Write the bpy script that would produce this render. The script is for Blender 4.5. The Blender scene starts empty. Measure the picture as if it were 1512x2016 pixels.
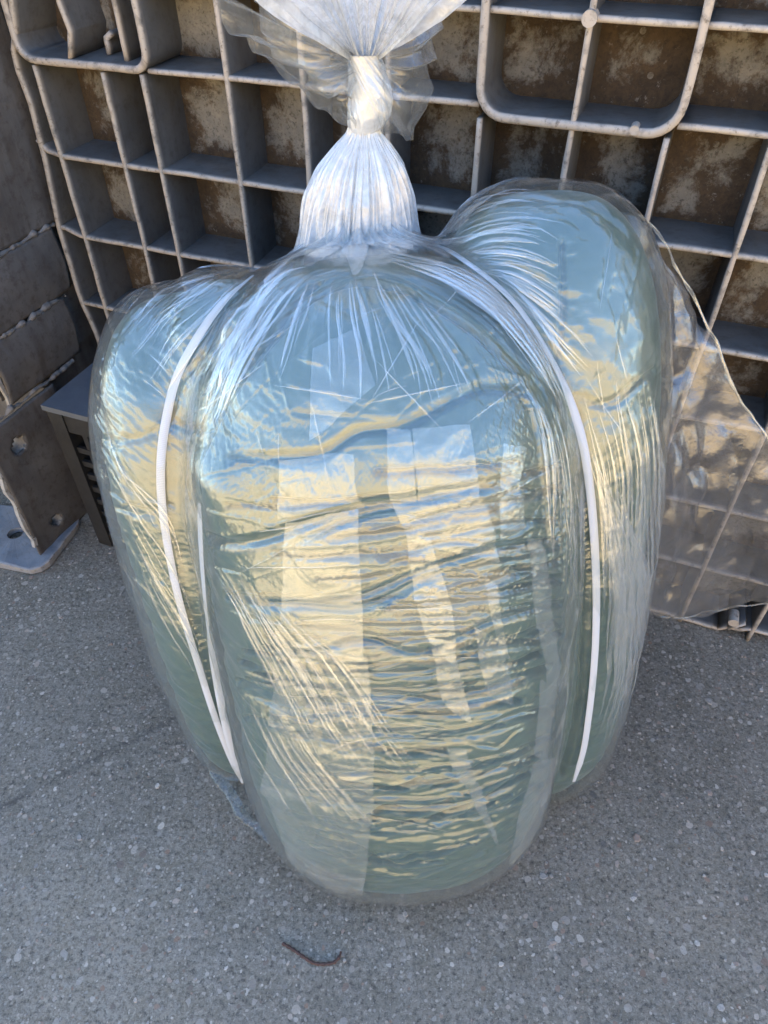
import bpy, math, random
import numpy as np
from mathutils import Vector
from mathutils.bvhtree import BVHTree

random.seed(7)
rng = np.random.default_rng(7)
SC = bpy.context.scene
COL = SC.collection
H = 1.2                                   # height of the lens above the ground, metres
FPX, PITCH = 1400.0, math.radians(44)     # focal length in photo pixels, tilt down

# ------------------------------------------------------------------ camera
cd = bpy.data.cameras.new('camera')
cam = bpy.data.objects.new('camera', cd); COL.objects.link(cam)
cam.location = (0, 0, H); cam.rotation_euler = (math.radians(90) - PITCH, 0, 0)
cd.sensor_fit = 'VERTICAL'; cd.sensor_height = 36.0; cd.lens = FPX / 2016 * 36.0
cd.clip_start = 0.02; cd.clip_end = 2000
SC.camera = cam

# ------------------------------------------------------------------ sky, sun, exposure
SUN_EL, SUN_AZ = 42.0, 6.0                # the sun stands behind the pallet, a little to the right (az from +Y to +X)
w = bpy.data.worlds.new('World'); SC.world = w; w.use_nodes = True
nt = w.node_tree; nt.nodes.clear()
sky = nt.nodes.new('ShaderNodeTexSky'); sky.sky_type = 'NISHITA'; sky.sun_disc = False
sky.sun_elevation = math.radians(SUN_EL); sky.sun_rotation = math.radians(SUN_AZ)
sky.air_density = 1.0; sky.dust_density = 0.2; sky.ozone_density = 1.6
bg = nt.nodes.new('ShaderNodeBackground'); bg.inputs['Strength'].default_value = 0.098
wo = nt.nodes.new('ShaderNodeOutputWorld')
nt.links.new(sky.outputs[0], bg.inputs[0]); nt.links.new(bg.outputs[0], wo.inputs[0])
sd = bpy.data.lights.new('sun', 'SUN'); sd.energy = 4.3; sd.angle = math.radians(0.5); sd.color = (1.0, 0.87, 0.66)
sun = bpy.data.objects.new('sun', sd); COL.objects.link(sun)
sun.rotation_euler = (math.radians(90 - SUN_EL), 0, math.radians(180 - SUN_AZ))
SC.view_settings.view_transform = 'Standard'; SC.view_settings.look = 'None'
SC.view_settings.exposure = 3.1; SC.view_settings.gamma = 1
SC.cycles.use_denoising = True
SC.cycles.max_bounces = 10; SC.cycles.diffuse_bounces = 4; SC.cycles.glossy_bounces = 4
SC.cycles.transparent_max_bounces = 40
SC.cycles.caustics_reflective = False; SC.cycles.caustics_refractive = False

# ------------------------------------------------------------------ helpers
def link(o, parent=None):
    COL.objects.link(o)
    if parent is not None: o.parent = parent
    return o
def tag(o, label=None, cat=None, group=None, kind=None):
    for k, v in (('label', label), ('category', cat), ('group', group), ('kind', kind)):
        if v: o[k] = v
    return o
def empty(name, label, cat, group=None, loc=(0, 0, 0)):
    o = link(bpy.data.objects.new(name, None)); o.location = loc
    return tag(o, label, cat, group)
def mesh(name, V, Fc, mat, parent=None, smooth=True):
    V = np.asarray(V, dtype=np.float32)
    if parent is not None:
        V = V - np.array(parent_loc(parent), dtype=np.float32)
    me = bpy.data.meshes.new(name)
    if isinstance(Fc, np.ndarray) and Fc.ndim == 2:
        n, k = Fc.shape
        me.vertices.add(len(V)); me.vertices.foreach_set('co', V.ravel())
        me.loops.add(n * k); me.loops.foreach_set('vertex_index', Fc.astype(np.int32).ravel())
        me.polygons.add(n); me.polygons.foreach_set('loop_start', np.arange(0, n * k, k, dtype=np.int32))
        try: me.polygons.foreach_set('loop_total', np.full(n, k, dtype=np.int32))
        except Exception: pass
        me.update(calc_edges=True)
    else:
        me.from_pydata([tuple(map(float, v)) for v in V], [], [tuple(f) for f in Fc])
    me.polygons.foreach_set('use_smooth', np.full(len(me.polygons), smooth, dtype=bool))
    me.materials.append(mat); me.update()
    return link(bpy.data.objects.new(name, me), parent)
def parent_loc(p):
    x = Vector((0, 0, 0))
    while p is not None:
        x = x + p.location; p = p.parent
    return x
def grid_faces(nu, nv, wrap_u=False):
    """vertices laid out [iv*nu + iu]"""
    iu = np.arange(nu if wrap_u else nu - 1); iv = np.arange(nv - 1)
    a, b = np.meshgrid(iu, iv); a = a.ravel(); b = b.ravel(); a2 = (a + 1) % nu
    return np.stack([b * nu + a, b * nu + a2, (b + 1) * nu + a2, (b + 1) * nu + a], 1)
class MB:
    def __init__(s): s.v = []; s.f = []
    def add(s, v, f):
        o = len(s.v); s.v += [tuple(map(float, p)) for p in v]; s.f += [tuple(o + i for i in q) for q in f]
    def build(s, name, mat, parent=None, smooth=False): return mesh(name, s.v, s.f, mat, parent, smooth)

def hashn(p, seed):
    """smooth value noise on (N,3) points, -1..1"""
    p = np.asarray(p, dtype=np.float64); i = np.floor(p).astype(np.int64); f = p - i; f = f * f * (3 - 2 * f)
    def h(a, b, c):
        n = (a * 73856093) ^ (b * 19349663) ^ (c * 83492791) ^ (seed * 2654435761)
        n = (n ^ (n >> 13)) * 1274126177 & 0x7fffffff
        return ((n ^ (n >> 16)) & 0xffff) / 32767.5 - 1
    out = 0
    for dx in (0, 1):
        for dy in (0, 1):
            for dz in (0, 1):
                wgt = (f[:, 0] if dx else 1 - f[:, 0]) * (f[:, 1] if dy else 1 - f[:, 1]) * (f[:, 2] if dz else 1 - f[:, 2])
                out = out + wgt * h(i[:, 0] + dx, i[:, 1] + dy, i[:, 2] + dz)
    return out
def tri(x): return 2 * np.abs(x - np.floor(x + 0.5)) * 2 - 1
def crumple(p, scale, seed, n=6):
    """sharp faceted creases, about -1..1; scale = facet size in metres"""
    r = np.random.default_rng(seed); p = np.asarray(p) / scale; out = np.zeros(len(p))
    wv = np.stack([hashn(p * 0.6 + k * 17.3, seed + k) for k in range(3)], 1) * 0.55
    q = p + wv
    for k in range(n):
        d = r.normal(size=3); d /= np.linalg.norm(d); fr = r.uniform(0.35, 0.95)
        out += tri(q @ d * fr + r.uniform()) * (0.6 / fr) * 0.5
    return out / n ** 0.5

# ------------------------------------------------------------------ where a point of the photo lies in the place
CP, SP = math.cos(PITCH), math.sin(PITCH)
EYE = np.array([0, 0, H])
def ray(x, y):
    a = (x - 756) / FPX; b = (1008 - y) / FPX
    return np.array([a, CP + b * SP, -SP + b * CP])
U = np.array([1, -.382, 0]); U /= np.linalg.norm(U); N = np.array([-U[1], U[0], 0]); O = np.array([0, .955 * H, 0])
def pal(u, z, n=0.0): return O + U * u + N * n + np.array([0, 0, z])      # pallet coordinates
def at_y(x, y, Y):
    d = ray(x, y); return EYE + d * (Y / d[1])
def at_z(x, y, z=0.0):
    d = ray(x, y); return EYE + d * ((z - H) / d[2])

# ------------------------------------------------------------------ materials
def mat(name):
    m = bpy.data.materials.new(name); m.use_nodes = True
    t = m.node_tree; t.nodes.clear()
    out = t.nodes.new('ShaderNodeOutputMaterial')
    return m, t, out
def nd(t, typ, **kw):
    n = t.nodes.new(typ)
    for k, v in kw.items():
        if hasattr(n, k) and k not in n.inputs: setattr(n, k, v)
        else: n.inputs[k.replace('_', ' ') if k.replace('_', ' ') in n.inputs else k].default_value = v
    return n
def noise(t, vec, scale, detail=6, rough=0.6, dist=0.0):
    n = t.nodes.new('ShaderNodeTexNoise'); n.inputs['Scale'].default_value = scale
    n.inputs['Detail'].default_value = detail; n.inputs['Roughness'].default_value = rough; n.inputs['Distortion'].default_value = dist
    if vec is not None: t.links.new(vec, n.inputs['Vector'])
    return n.outputs['Fac']
def ramp(t, fac, stops, interp='LINEAR'):
    r = t.nodes.new('ShaderNodeValToRGB'); r.color_ramp.interpolation = interp
    e = r.color_ramp.elements
    while len(e) < len(stops): e.new(0.5)
    for i, (p, c) in enumerate(stops):
        e[i].position = p; e[i].color = (c, c, c, 1) if not hasattr(c, '__len__') else (*c, 1)
    t.links.new(fac, r.inputs[0]); return r.outputs[0]
def mix(t, fac, a, b, mode='MIX'):
    m = t.nodes.new('ShaderNodeMix'); m.data_type = 'RGBA'; m.blend_type = mode
    for sock, v in ((m.inputs[0], fac), (m.inputs[6], a), (m.inputs[7], b)):
        if isinstance(v, (int, float)): sock.default_value = v
        elif isinstance(v, tuple): sock.default_value = (*v, 1)
        else: t.links.new(v, sock)
    return m.outputs[2]
def math_(t, op, a, b=None, clamp=False):
    m = t.nodes.new('ShaderNodeMath'); m.operation = op; m.use_clamp = clamp
    for s, v in ((m.inputs[0], a), (m.inputs[1], b)):
        if v is None: continue
        if isinstance(v, (int, float)): s.default_value = v
        else: t.links.new(v, s)
    return m.outputs[0]
def coords(t): return t.nodes.new('ShaderNodeTexCoord').outputs['Object']
def bump(t, h, strength, dist, normal=None):
    b = t.nodes.new('ShaderNodeBump'); b.inputs['Strength'].default_value = strength; b.inputs['Distance'].default_value = dist
    t.links.new(h, b.inputs['Height'])
    if normal is not None: t.links.new(normal, b.inputs['Normal'])
    return b.outputs[0]
def mapping(t, vec, scale=(1, 1, 1), rot=(0, 0, 0)):
    m = t.nodes.new('ShaderNodeMapping'); m.inputs['Scale'].default_value = scale; m.inputs['Rotation'].default_value = rot
    t.links.new(vec, m.inputs['Vector']); return m.outputs[0]
def principled(t, out, col, rough=0.6, normal=None, **kw):
    p = t.nodes.new('ShaderNodeBsdfPrincipled')
    for k, v in (('Base Color', col), ('Roughness', rough)):
        if isinstance(v, (int, float)): p.inputs[k].default_value = v
        elif isinstance(v, tuple): p.inputs[k].default_value = (*v, 1)
        else: t.links.new(v, p.inputs[k])
    for k, v in kw.items(): p.inputs[k].default_value = v
    if normal is not None: t.links.new(normal, p.inputs['Normal'])
    t.links.new(p.outputs[0], out.inputs[0]); return p

_a, _b = at_z(0, 1590), at_z(370, 1400); _n = np.array([-(_b - _a)[1], (_b - _a)[0]]); _n /= np.linalg.norm(_n)
SEAM = (float(_n[0]), float(_n[1]), float(_n @ _a[:2]))
def mat_concrete():
    m, t, o = mat('concrete'); c = coords(t)
    big = noise(t, c, 2.2, 4, .55); mid = noise(t, c, 22, 8, .7); fine = noise(t, c, 160, 8, .75)
    col = ramp(t, big, [(.3, (.140, .117, .084)), (.5, (.205, .170, .122)), (.70, (.295, .238, .165))])
    col = mix(t, ramp(t, mid, [(.35, 0.0), (.68, .55)]), col, (.36, .31, .25))
    grain = noise(t, c, 120, 7, .82)
    col = mix(t, ramp(t, grain, [(.36, .95), (.53, 0.0)]), col, (.052, .043, .034))
    col = mix(t, ramp(t, noise(t, c, 150, 7, .85, .5), [(.52, 0.0), (.64, .8)]), col, (.44, .375, .285))
    col = mix(t, ramp(t, fine, [(.33, .8), (.46, 0.0)]), col, (.045, .038, .033))
    # an old seam between two pours, running off to the lower left
    sp = t.nodes.new('ShaderNodeSeparateXYZ'); t.links.new(c, sp.inputs[0])
    ln = math_(t, 'ADD', math_(t, 'MULTIPLY', sp.outputs[0], SEAM[0]), math_(t, 'MULTIPLY', sp.outputs[1], SEAM[1]))
    ln = math_(t, 'ADD', math_(t, 'SUBTRACT', ln, SEAM[2]), math_(t, 'MULTIPLY', math_(t, 'SUBTRACT', noise(t, c, 14, 6, .7), .5), .03))
    sm_ = math_(t, 'MULTIPLY', ramp(t, math_(t, 'ABSOLUTE', ln), [(0, 1.0), (.009, 0.0)]), ramp(t, noise(t, c, 9, 3), [(.35, .15), (.6, .85)]))
    sm_ = math_(t, 'MULTIPLY', sm_, math_(t, 'LESS_THAN', sp.outputs[0], .05))
    col = mix(t, sm_, col, (.05, .043, .036))
    # aggregate showing through: two sizes of stone
    for sc, keep, seed in ((95, .84, 0.0), (180, .80, 3.1), (60, .93, 7.7)):
        mp = t.nodes.new('ShaderNodeMapping'); mp.inputs['Location'].default_value = (seed, seed * 2, 0)
        wn = t.nodes.new('ShaderNodeTexNoise'); wn.inputs['Scale'].default_value = sc * .9; wn.inputs['Detail'].default_value = 2
        t.links.new(c, wn.inputs['Vector']); t.links.new(c, mp.inputs['Vector'])
        av = t.nodes.new('ShaderNodeVectorMath'); av.operation = 'MULTIPLY_ADD'
        t.links.new(wn.outputs['Color'], av.inputs[0]); av.inputs[1].default_value = (.7 / sc,) * 3; t.links.new(mp.outputs[0], av.inputs[2])
        vo = t.nodes.new('ShaderNodeTexVoronoi'); vo.inputs['Scale'].default_value = sc
        t.links.new(av.outputs[0], vo.inputs['Vector'])
        sep = t.nodes.new('ShaderNodeSeparateColor'); t.links.new(vo.outputs['Color'], sep.inputs[0])
        on = math_(t, 'GREATER_THAN', sep.outputs[0], keep)
        inside = math_(t, 'LESS_THAN', vo.outputs['Distance'], .36)
        tone = ramp(t, sep.outputs[1], [(0, (.17, .145, .118)), (.3, (.44, .365, .285)), (.55, (.30, .26, .215)), (.75, (.56, .47, .375)), (.9, (.27, .16, .105)), (1, (.13, .115, .10))])
        col = mix(t, math_(t, 'MULTIPLY', math_(t, 'MULTIPLY', on, inside), .8), col, tone)
    # tan tone added to unseen ground behind the viewer, for warm film reflections
    sep = t.nodes.new('ShaderNodeSeparateXYZ'); t.links.new(c, sep.inputs[0])
    edge = math_(t, 'ADD', sep.outputs[1], math_(t, 'MULTIPLY', noise(t, c, .8, 3), 1.2))
    far = ramp(t, math_(t, 'MULTIPLY_ADD', edge, -.8), [(.0, 0.0), (.5, 1.0)])
    far.node.inputs[0]  # keep
    reflect_tan = ramp(t, mid, [(.3, (.34, .27, .165)), (.7, (.52, .42, .27))])
    col = mix(t, far, col, reflect_tan)
    h = math_(t, 'ADD', math_(t, 'MULTIPLY', mid, .5), fine)
    principled(t, o, col, .85, bump(t, h, .8, .0035)); return m
def mat_plastic(name, a, b, dirt, amount, rim=None):
    """weathered moulded plastic; rim lightens worn front edges (pallet-local n near 0)"""
    m, t, o = mat(name); c = coords(t)
    n1 = noise(t, c, 9, 6, .6); n2 = noise(t, c, 60, 8, .7); n3 = noise(t, mapping(t, c, (30, 30, 5)), 1.0, 5, .6)
    col = mix(t, ramp(t, n1, [(.3, 0.0), (.7, 1.0)]), a, b)
    col = mix(t, ramp(t, n2, [(.5, 0.0), (.74, amount)]), col, dirt)
    col = mix(t, ramp(t, n3, [(.48, 0.0), (.75, amount * .8)]), col, dirt)
    if rim:
        at = t.nodes.new('ShaderNodeAttribute'); at.attribute_name = 'rim'
        wear = math_(t, 'MULTIPLY', at.outputs['Fac'], ramp(t, noise(t, c, 45, 6, .65), [(.28, .12), (.5, .95)]))
        col = mix(t, wear, col, rim)
        col = mix(t, math_(t, 'MULTIPLY', at.outputs['Fac'], ramp(t, noise(t, c, 120, 5, .7), [(.56, 0.0), (.68, .75)])), col, (.07, .055, .04))
    principled(t, o, col, .58, bump(t, n2, .35, .002)); return m
def mat_stained():
    m, t, o = mat('stained_panel'); c = coords(t)
    n1 = noise(t, c, 13, 10, .72, .3); n2 = noise(t, c, 42, 10, .75, .3); n3 = noise(t, c, 190, 6, .7)
    base = mix(t, ramp(t, n2, [(.35, 0.0), (.65, 1.0)]), (.17, .165, .150), (.27, .25, .21))
    brown = mix(t, ramp(t, n2, [(.3, 0.0), (.7, 1.0)]), (.026, .019, .013), (.095, .062, .034))
    k = math_(t, 'ADD', math_(t, 'MULTIPLY', n1, .75), math_(t, 'MULTIPLY', n2, .25))
    at = t.nodes.new('ShaderNodeAttribute'); at.attribute_name = 'edge'      # grime gathers along the cell walls
    k = math_(t, 'ADD', k, math_(t, 'MULTIPLY', at.outputs['Fac'], .16))
    col = mix(t, ramp(t, k, [(.50, 0.0), (.585, 1.0)]), base, brown)
    col = mix(t, ramp(t, n3, [(.52, 0.0), (.66, .7)]), col, (.03, .023, .017))
    col = mix(t, ramp(t, noise(t, c, 75, 6, .8), [(.60, 0.0), (.68, .6)]), col, (.30, .285, .26))
    principled(t, o, col, .85, bump(t, math_(t, 'ADD', n2, n3), .6, .002)); return m
def mat_fabric():
    m, t, o = mat('sage_fabric'); c = coords(t)
    n1 = noise(t, c, 6, 4); n2 = noise(t, c, 700, 2)
    col = mix(t, n1, (.052, .104, .087), (.076, .136, .114))
    p = principled(t, o, col, .5, bump(t, n2, .25, .0006))
    p.inputs['Sheen Weight'].default_value = .25; p.inputs['Sheen Roughness'].default_value = .4
    p.inputs['Specular IOR Level'].default_value = .6
    return m
def mat_film(name, haze, f0, rough, tint=(.97, .985, .975), fine=1.0, power=4.0, edge_haze=.55, hz=(.80, .84, .82)):
    """thin clear polythene: see-through, with a milky bloom and a skin that mirrors sky and ground"""
    m, t, o = mat(name); c = coords(t)
    n1 = noise(t, c, 55, 5, .6, .6); n2 = noise(t, c, 240, 3, .6, 1.0)
    # fine tight creases: thin ridged lines
    rd = math_(t, 'ABSOLUTE', math_(t, 'SUBTRACT', noise(t, c, 38, 3, .55, 1.5), .5))
    rd = ramp(t, rd, [(0, 1.0), (.035, 0.0)])
    h = math_(t, 'ADD', math_(t, 'MULTIPLY', n1, 1.0), math_(t, 'MULTIPLY', n2, .22))
    h = math_(t, 'ADD', h, math_(t, 'MULTIPLY', rd, .10))
    nrm = bump(t, h, .55 * fine, .004)
    lw = t.nodes.new('ShaderNodeLayerWeight'); lw.inputs['Blend'].default_value = .5; t.links.new(nrm, lw.inputs['Normal'])
    fz = math_(t, 'POWER', lw.outputs['Facing'], power)
    fac = math_(t, 'MULTIPLY_ADD', fz, 1 - f0, True); fac.node.inputs[2].default_value = f0
    lw2 = t.nodes.new('ShaderNodeLayerWeight'); lw2.inputs['Blend'].default_value = .5
    hzf = math_(t, 'MULTIPLY_ADD', math_(t, 'POWER', lw2.outputs['Facing'], 3.0), edge_haze, True); hzf.node.inputs[2].default_value = haze
    hzf = math_(t, 'MULTIPLY', hzf, ramp(t, n1, [(.3, .7), (.7, 1.2)]), True)
    tr = t.nodes.new('ShaderNodeBsdfTransparent'); tr.inputs[0].default_value = (*tint, 1)
    df = t.nodes.new('ShaderNodeBsdfDiffuse'); df.inputs[0].default_value = (*hz, 1); t.links.new(nrm, df.inputs['Normal'])
    tl = t.nodes.new('ShaderNodeBsdfTranslucent'); tl.inputs[0].default_value = (*hz, 1); t.links.new(nrm, tl.inputs['Normal'])
    m0 = t.nodes.new('ShaderNodeMixShader'); m0.inputs[0].default_value = .45
    t.links.new(df.outputs[0], m0.inputs[1]); t.links.new(tl.outputs[0], m0.inputs[2])
    m1 = t.nodes.new('ShaderNodeMixShader'); t.links.new(hzf, m1.inputs[0])
    t.links.new(tr.outputs[0], m1.inputs[1]); t.links.new(m0.outputs[0], m1.inputs[2])
    gl = t.nodes.new('ShaderNodeBsdfGlossy'); gl.inputs['Roughness'].default_value = rough; gl.inputs[0].default_value = (1, 1, 1, 1)
    t.links.new(nrm, gl.inputs['Normal'])
    m2 = t.nodes.new('ShaderNodeMixShader'); t.links.new(fac, m2.inputs[0])
    t.links.new(m1.outputs[0], m2.inputs[1]); t.links.new(gl.outputs[0], m2.inputs[2])
    t.links.new(m2.outputs[0], o.inputs[0]); return m
def mat_simple(name, a, b, scale, rough, bs=.3, bd=.002):
    m, t, o = mat(name); c = coords(t); n = noise(t, c, scale, 8, .7)
    principled(t, o, mix(t, ramp(t, n, [(.3, 0.0), (.7, 1.0)]), a, b), rough, bump(t, n, bs, bd)); return m
def mat_webbing():
    m, t, o = mat('white_webbing')
    uv = t.nodes.new('ShaderNodeTexCoord').outputs['UV']
    b = t.nodes.new('ShaderNodeTexBrick'); b.inputs['Scale'].default_value = 1.0
    b.inputs['Color1'].default_value = (1, 1, 1, 1); b.inputs['Color2'].default_value = (.85, .85, .85, 1); b.inputs['Mortar'].default_value = (0, 0, 0, 1)
    b.inputs['Mortar Size'].default_value = .12; b.inputs['Brick Width'].default_value = .9; b.inputs['Row Height'].default_value = .45
    t.links.new(mapping(t, uv, (1, 1, 1)), b.inputs['Vector'])
    col = mix(t, b.outputs[0], (.50, .52, .545), (.66, .685, .715))
    principled(t, o, col, .75, bump(t, b.outputs[0], .5, .0008)); return m

M = dict(
    concrete=mat_concrete(),
    plastic=mat_plastic('grey_plastic', (.098, .103, .106), (.15, .148, .143), (.055, .043, .03), .6, rim=(.44, .385, .325)),
    plate=mat_stained(),
    brown=mat_plastic('grimy_plastic', (.085, .077, .072), (.155, .145, .135), (.045, .03, .02), .8, rim=(.40, .375, .34)),
    foot=mat_plastic('foot_plastic', (.15, .175, .21), (.22, .24, .265), (.06, .055, .05), .4, rim=(.36, .32, .28)),
    black=mat_simple('black_plastic', (.007, .007, .0075), (.022, .020, .018), 40, .6),
    lid=mat_simple('sheet_plastic', (.075, .085, .10), (.11, .12, .135), 30, .6),
    rust=mat_simple('rust', (.05, .028, .02), (.12, .06, .045), 300, .85),
    wall=mat_simple('shade_wall_render', (.35, .33, .30), (.42, .40, .37), 6, .9),
    fabric=mat_fabric(),
    webbing=mat_webbing(),
    film=mat_film('clear_film', .022, .105, .17, fine=.22, edge_haze=.08),
    fold=mat_film('doubled_film', .14, .115, .18, fine=.25),
    pleat=mat_film('pleated_film', .12, .16, .14, fine=.4, hz=(.86, .89, .90)),
    gather=mat_film('gathered_film', .74, .14, .16, fine=.6, hz=(.90, .945, .985)),
    outer=mat_film('outer_film', .006, .05, .08, fine=.25, edge_haze=.14),
    flap=mat_film('flap_film', .21, .12, .09, tint=(.80, .79, .78), hz=(.56, .54, .52), edge_haze=.3, fine=.8),
    loose=mat_film('loose_film', .11, .10, .10, tint=(.93, .93, .92), fine=1.0),
)

# ------------------------------------------------------------------ ground and the added wall that shades it
g = mesh('ground', [(-300, -300, 0), (300, -300, 0), (300, 300, 0), (-300, 300, 0)], [(0, 1, 2, 3)], M['concrete'], smooth=False)
tag(g, 'grey weathered concrete ground with exposed aggregate', kind='structure')
def pbox(u0, u1, n0, n1, z0, z1):
    v = [pal(u, z, n) for z in (z0, z1) for n in (n0, n1) for u in (u0, u1)]
    return v, [(0, 2, 3, 1), (4, 5, 7, 6), (0, 1, 5, 4), (2, 6, 7, 3), (0, 4, 6, 2), (1, 3, 7, 5)]
mb = MB(); mb.add(*pbox(-6, 6, .13, .33, 0, 1.8)); shade_wall = mb.build('wall', M['wall'])  # unseen wall, added to keep the bag and ground in shade
tag(shade_wall, 'unseen wall added behind the standing pallet to cast the shade', kind='structure')

M['reflection_render'] = mat_simple('yellow_render', (.27, .215, .135), (.36, .29, .19), 3, .9)
mb = MB(); mb.v = []; mb.add([(x, y, z) for z in (0, 3.1) for y in (-6.6, -6.2) for x in (-14, 14)], [(0, 2, 3, 1), (4, 5, 7, 6), (0, 1, 5, 4), (2, 6, 7, 3), (0, 4, 6, 2), (1, 3, 7, 5)])  # unseen wall added for gold reflections; it also hides the pale horizon
yw = mb.build('reflection_wall', M['reflection_render']); tag(yw, 'unseen yellow wall added behind the viewer for the film to mirror', kind='structure')

# ------------------------------------------------------------------ pallet on edge
DEPTH = .095
pallet = empty('plastic_pallet', 'grey ribbed plastic pallet standing on edge behind the bag', 'pallet', loc=tuple(pal(0, 0, DEPTH)))
def rib_mesh(name, path, th, n0, n1, mat_, parent, wob=.0015, closed=False, seed=0, rimw=.006):
    """a thin moulded wall standing on the panel along a path of (u, z); its worn rim is rounded"""
    P = np.array(path, float); d = np.r_[0, np.cumsum(np.linalg.norm(np.diff(P, axis=0), axis=1))]
    k = max(2, int(d[-1] / .02)); s = np.linspace(0, d[-1], k + 1)
    # keep the path's own corners
    s = np.unique(np.r_[s, d]); Q = np.stack([np.interp(s, d, P[:, 0]), np.interp(s, d, P[:, 1])], 1)
    T = np.gradient(Q, axis=0); T /= np.linalg.norm(T, axis=1)[:, None]; Nn = np.stack([-T[:, 1], T[:, 0]], 1)
    wv = hashn(np.stack([s * 9 + seed * 3.7, s * 0 + seed, s * 0], 1), 5)
    wv2 = hashn(np.stack([s * 38 + seed * 1.3, s * 0 + seed, s * 0 + 4], 1), 6)
    prof = [(-.62, n1, 0), (-.5, n0 + .012, 0), (-.52, n0 + .006, .5), (-.5, n0 + .002, 1), (-.22, n0, 1), (.22, n0, 1), (.5, n0 + .002, 1), (.52, n0 + .006, .5), (.5, n0 + .012, 0), (.62, n1, 0)]
    V = []; R = []
    for i in range(len(Q)):
        for (a, n, r) in prof:
            kk = 1 - (n - n0) / (n1 - n0)
            q = Q[i] + Nn[i] * (a * th * (1 + .12 * wv2[i] * r) + wv[i] * wob * kk)
            V.append(pal(q[0], q[1], n + (wv2[i] * .0012 if r else 0))); R.append(r)
    m = len(prof); F = []
    for i in range(len(Q) - 1):
        for j in range(m - 1):
            F.append((i * m + j, (i + 1) * m + j, (i + 1) * m + j + 1, i * m + j + 1))
    F.append(tuple(range(m))); F.append(tuple(reversed(range((len(Q) - 1) * m, len(Q) * m))))
    o = mesh(name, V, F, mat_, parent, True)
    at = o.data.attributes.new('rim', 'FLOAT', 'POINT'); at.data.foreach_set('value', np.array(R, dtype=np.float32))
    return o
ROWS = [.012, .165, .318, .468, .621, .767, .921, 1.03, 1.18, 1.30]
COLS = {-.628: 0, -.490: 0, -.415: 0, -.260: 0, -.131: 0, .005: 0, .141: 0, .271: 0, .396: 0, .522: 0, .657: 0, .79: 0, .92: 0, 1.05: 0}
UL, UR = -.70, 1.17
# panel with stains; grime attribute from distance to the ribs
nu, nz = 240, 170
uu = np.linspace(UL + .02, UR, nu); zz = np.linspace(0.004, 1.30, nz); gu, gz = np.meshgrid(uu, zz)
dist = np.minimum(np.min([np.abs(gu - c) for c in COLS], axis=0), np.min([np.abs(gz - r) for r in ROWS], axis=0))
cell = np.digitize(gu, sorted(COLS)) * 13 + np.digitize(gz, ROWS) * 7
cellr = np.array([np.random.default_rng(int(c)).uniform(-.9, .9) for c in range(400)])[cell]
V = O + gu.ravel()[:, None] * U + N * DEPTH + gz.ravel()[:, None] * np.array([0, 0, 1])
pnl = mesh('base_panel', V, grid_faces(nu, nz), M['plate'], pallet)
at = pnl.data.attributes.new('edge', 'FLOAT', 'POINT')
at.data.foreach_set('value', (np.exp(-(dist.ravel() / .022) ** 1.2) + cellr.ravel() * .35).astype(np.float32))
LBOX, RBOX = (-.652, -.397), (.139, .404)
def rounded(u0, u1, z0, z1, r, k=6):
    """an open box outline, from the top of its left side round the bottom corners to the top of its right side"""
    p = [(u0, z1)]
    for i in range(k + 1):
        a = math.pi + i / k * math.pi / 2; p.append((u0 + r + r * math.cos(a), z0 + r + r * math.sin(a)))
    for i in range(k + 1):
        a = 1.5 * math.pi + i / k * math.pi / 2; p.append((u1 - r + r * math.cos(a), z0 + r + r * math.sin(a)))
    p.append((u1, z1)); return p
k = 0
for i, z in enumerate(ROWS):
    spans = [(UL + .03, UR)]
    if abs(z - .921) < .001: spans = [(-.40, RBOX[0]), (RBOX[1], UR)]
    elif z > .93: spans = [(LBOX[1], RBOX[0]), (RBOX[0], RBOX[1]), (RBOX[1], UR)] if z > 1.1 or True else []
    for (a, b) in spans:
        pts = [(a, z), (b, z)]
        if abs(z - .767) < .001: pts = [(-.672, .792), (-.655, .775), (-.625, .769), (-.40, .768), (b, z)]
        if abs(z - .621) < .001: pts = [(-.688, .632), (-.672, .632), (-.64, .622), (-.60, .620), (b, z)]
        if abs(z - .468) < .001: pts = [(-.69, .470), (-.6, .468), (.3, .478), (.657, .497), (b, .50)]
        if i == 0: pts = [(a, z), (.60, .008), (.735, .006), (.752, .020), (.772, .020), (.79, .030), (b, .030)]
        k += 1; rib_mesh('rib', pts, .0075, .0025, DEPTH + .003, M['plastic'], pallet, seed=k)
for c in sorted(COLS):
    lo, hi = 0.0, 1.30
    segs = [(lo, hi)]
    if c == -.628 or c == -.490: segs = [(lo, .912)]
    if abs(c - .141) < .01: segs = [(lo, .905)]
    if abs(c - .396) < .01: segs = [(lo, .905)]
    if abs(c + .415) < .01: segs = [(lo, .915)]
    for (a, b) in segs:
        k += 1; rib_mesh('rib', [(c + (.004 if c > 0 else -.004), a), (c, (a + b) / 2), (c + (.001 if c < 0 else 0), b)], .0075, 0.0, DEPTH + .003, M['plastic'], pallet, seed=k)
# outer edge of the pallet, bent between the rows
k += 1; rib_mesh('edge_rib', [(-.676, 0), (-.676, .385), (-.688, .468), (-.689, .50), (-.686, .625), (-.684, .640), (-.668, .765), (-.667, .785), (-.661, .85), (-.664, .90), (-.659, .930), (-.642, .96), (-.632, 1.0), (-.628, 1.30)], .009, -.001, DEPTH + .003, M['plastic'], pallet, seed=k, wob=.003)
k += 1; rib_mesh('foot_frame', rounded(LBOX[0] + .005, LBOX[1], .921, 1.30, .028), .0105, -.004, DEPTH + .004, M['plastic'], pallet, seed=k)
k += 1; rib_mesh('foot_frame', rounded(RBOX[0], RBOX[1], .909, 1.30, .038), .0105, -.004, DEPTH + .004, M['plastic'], pallet, seed=k)
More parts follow.
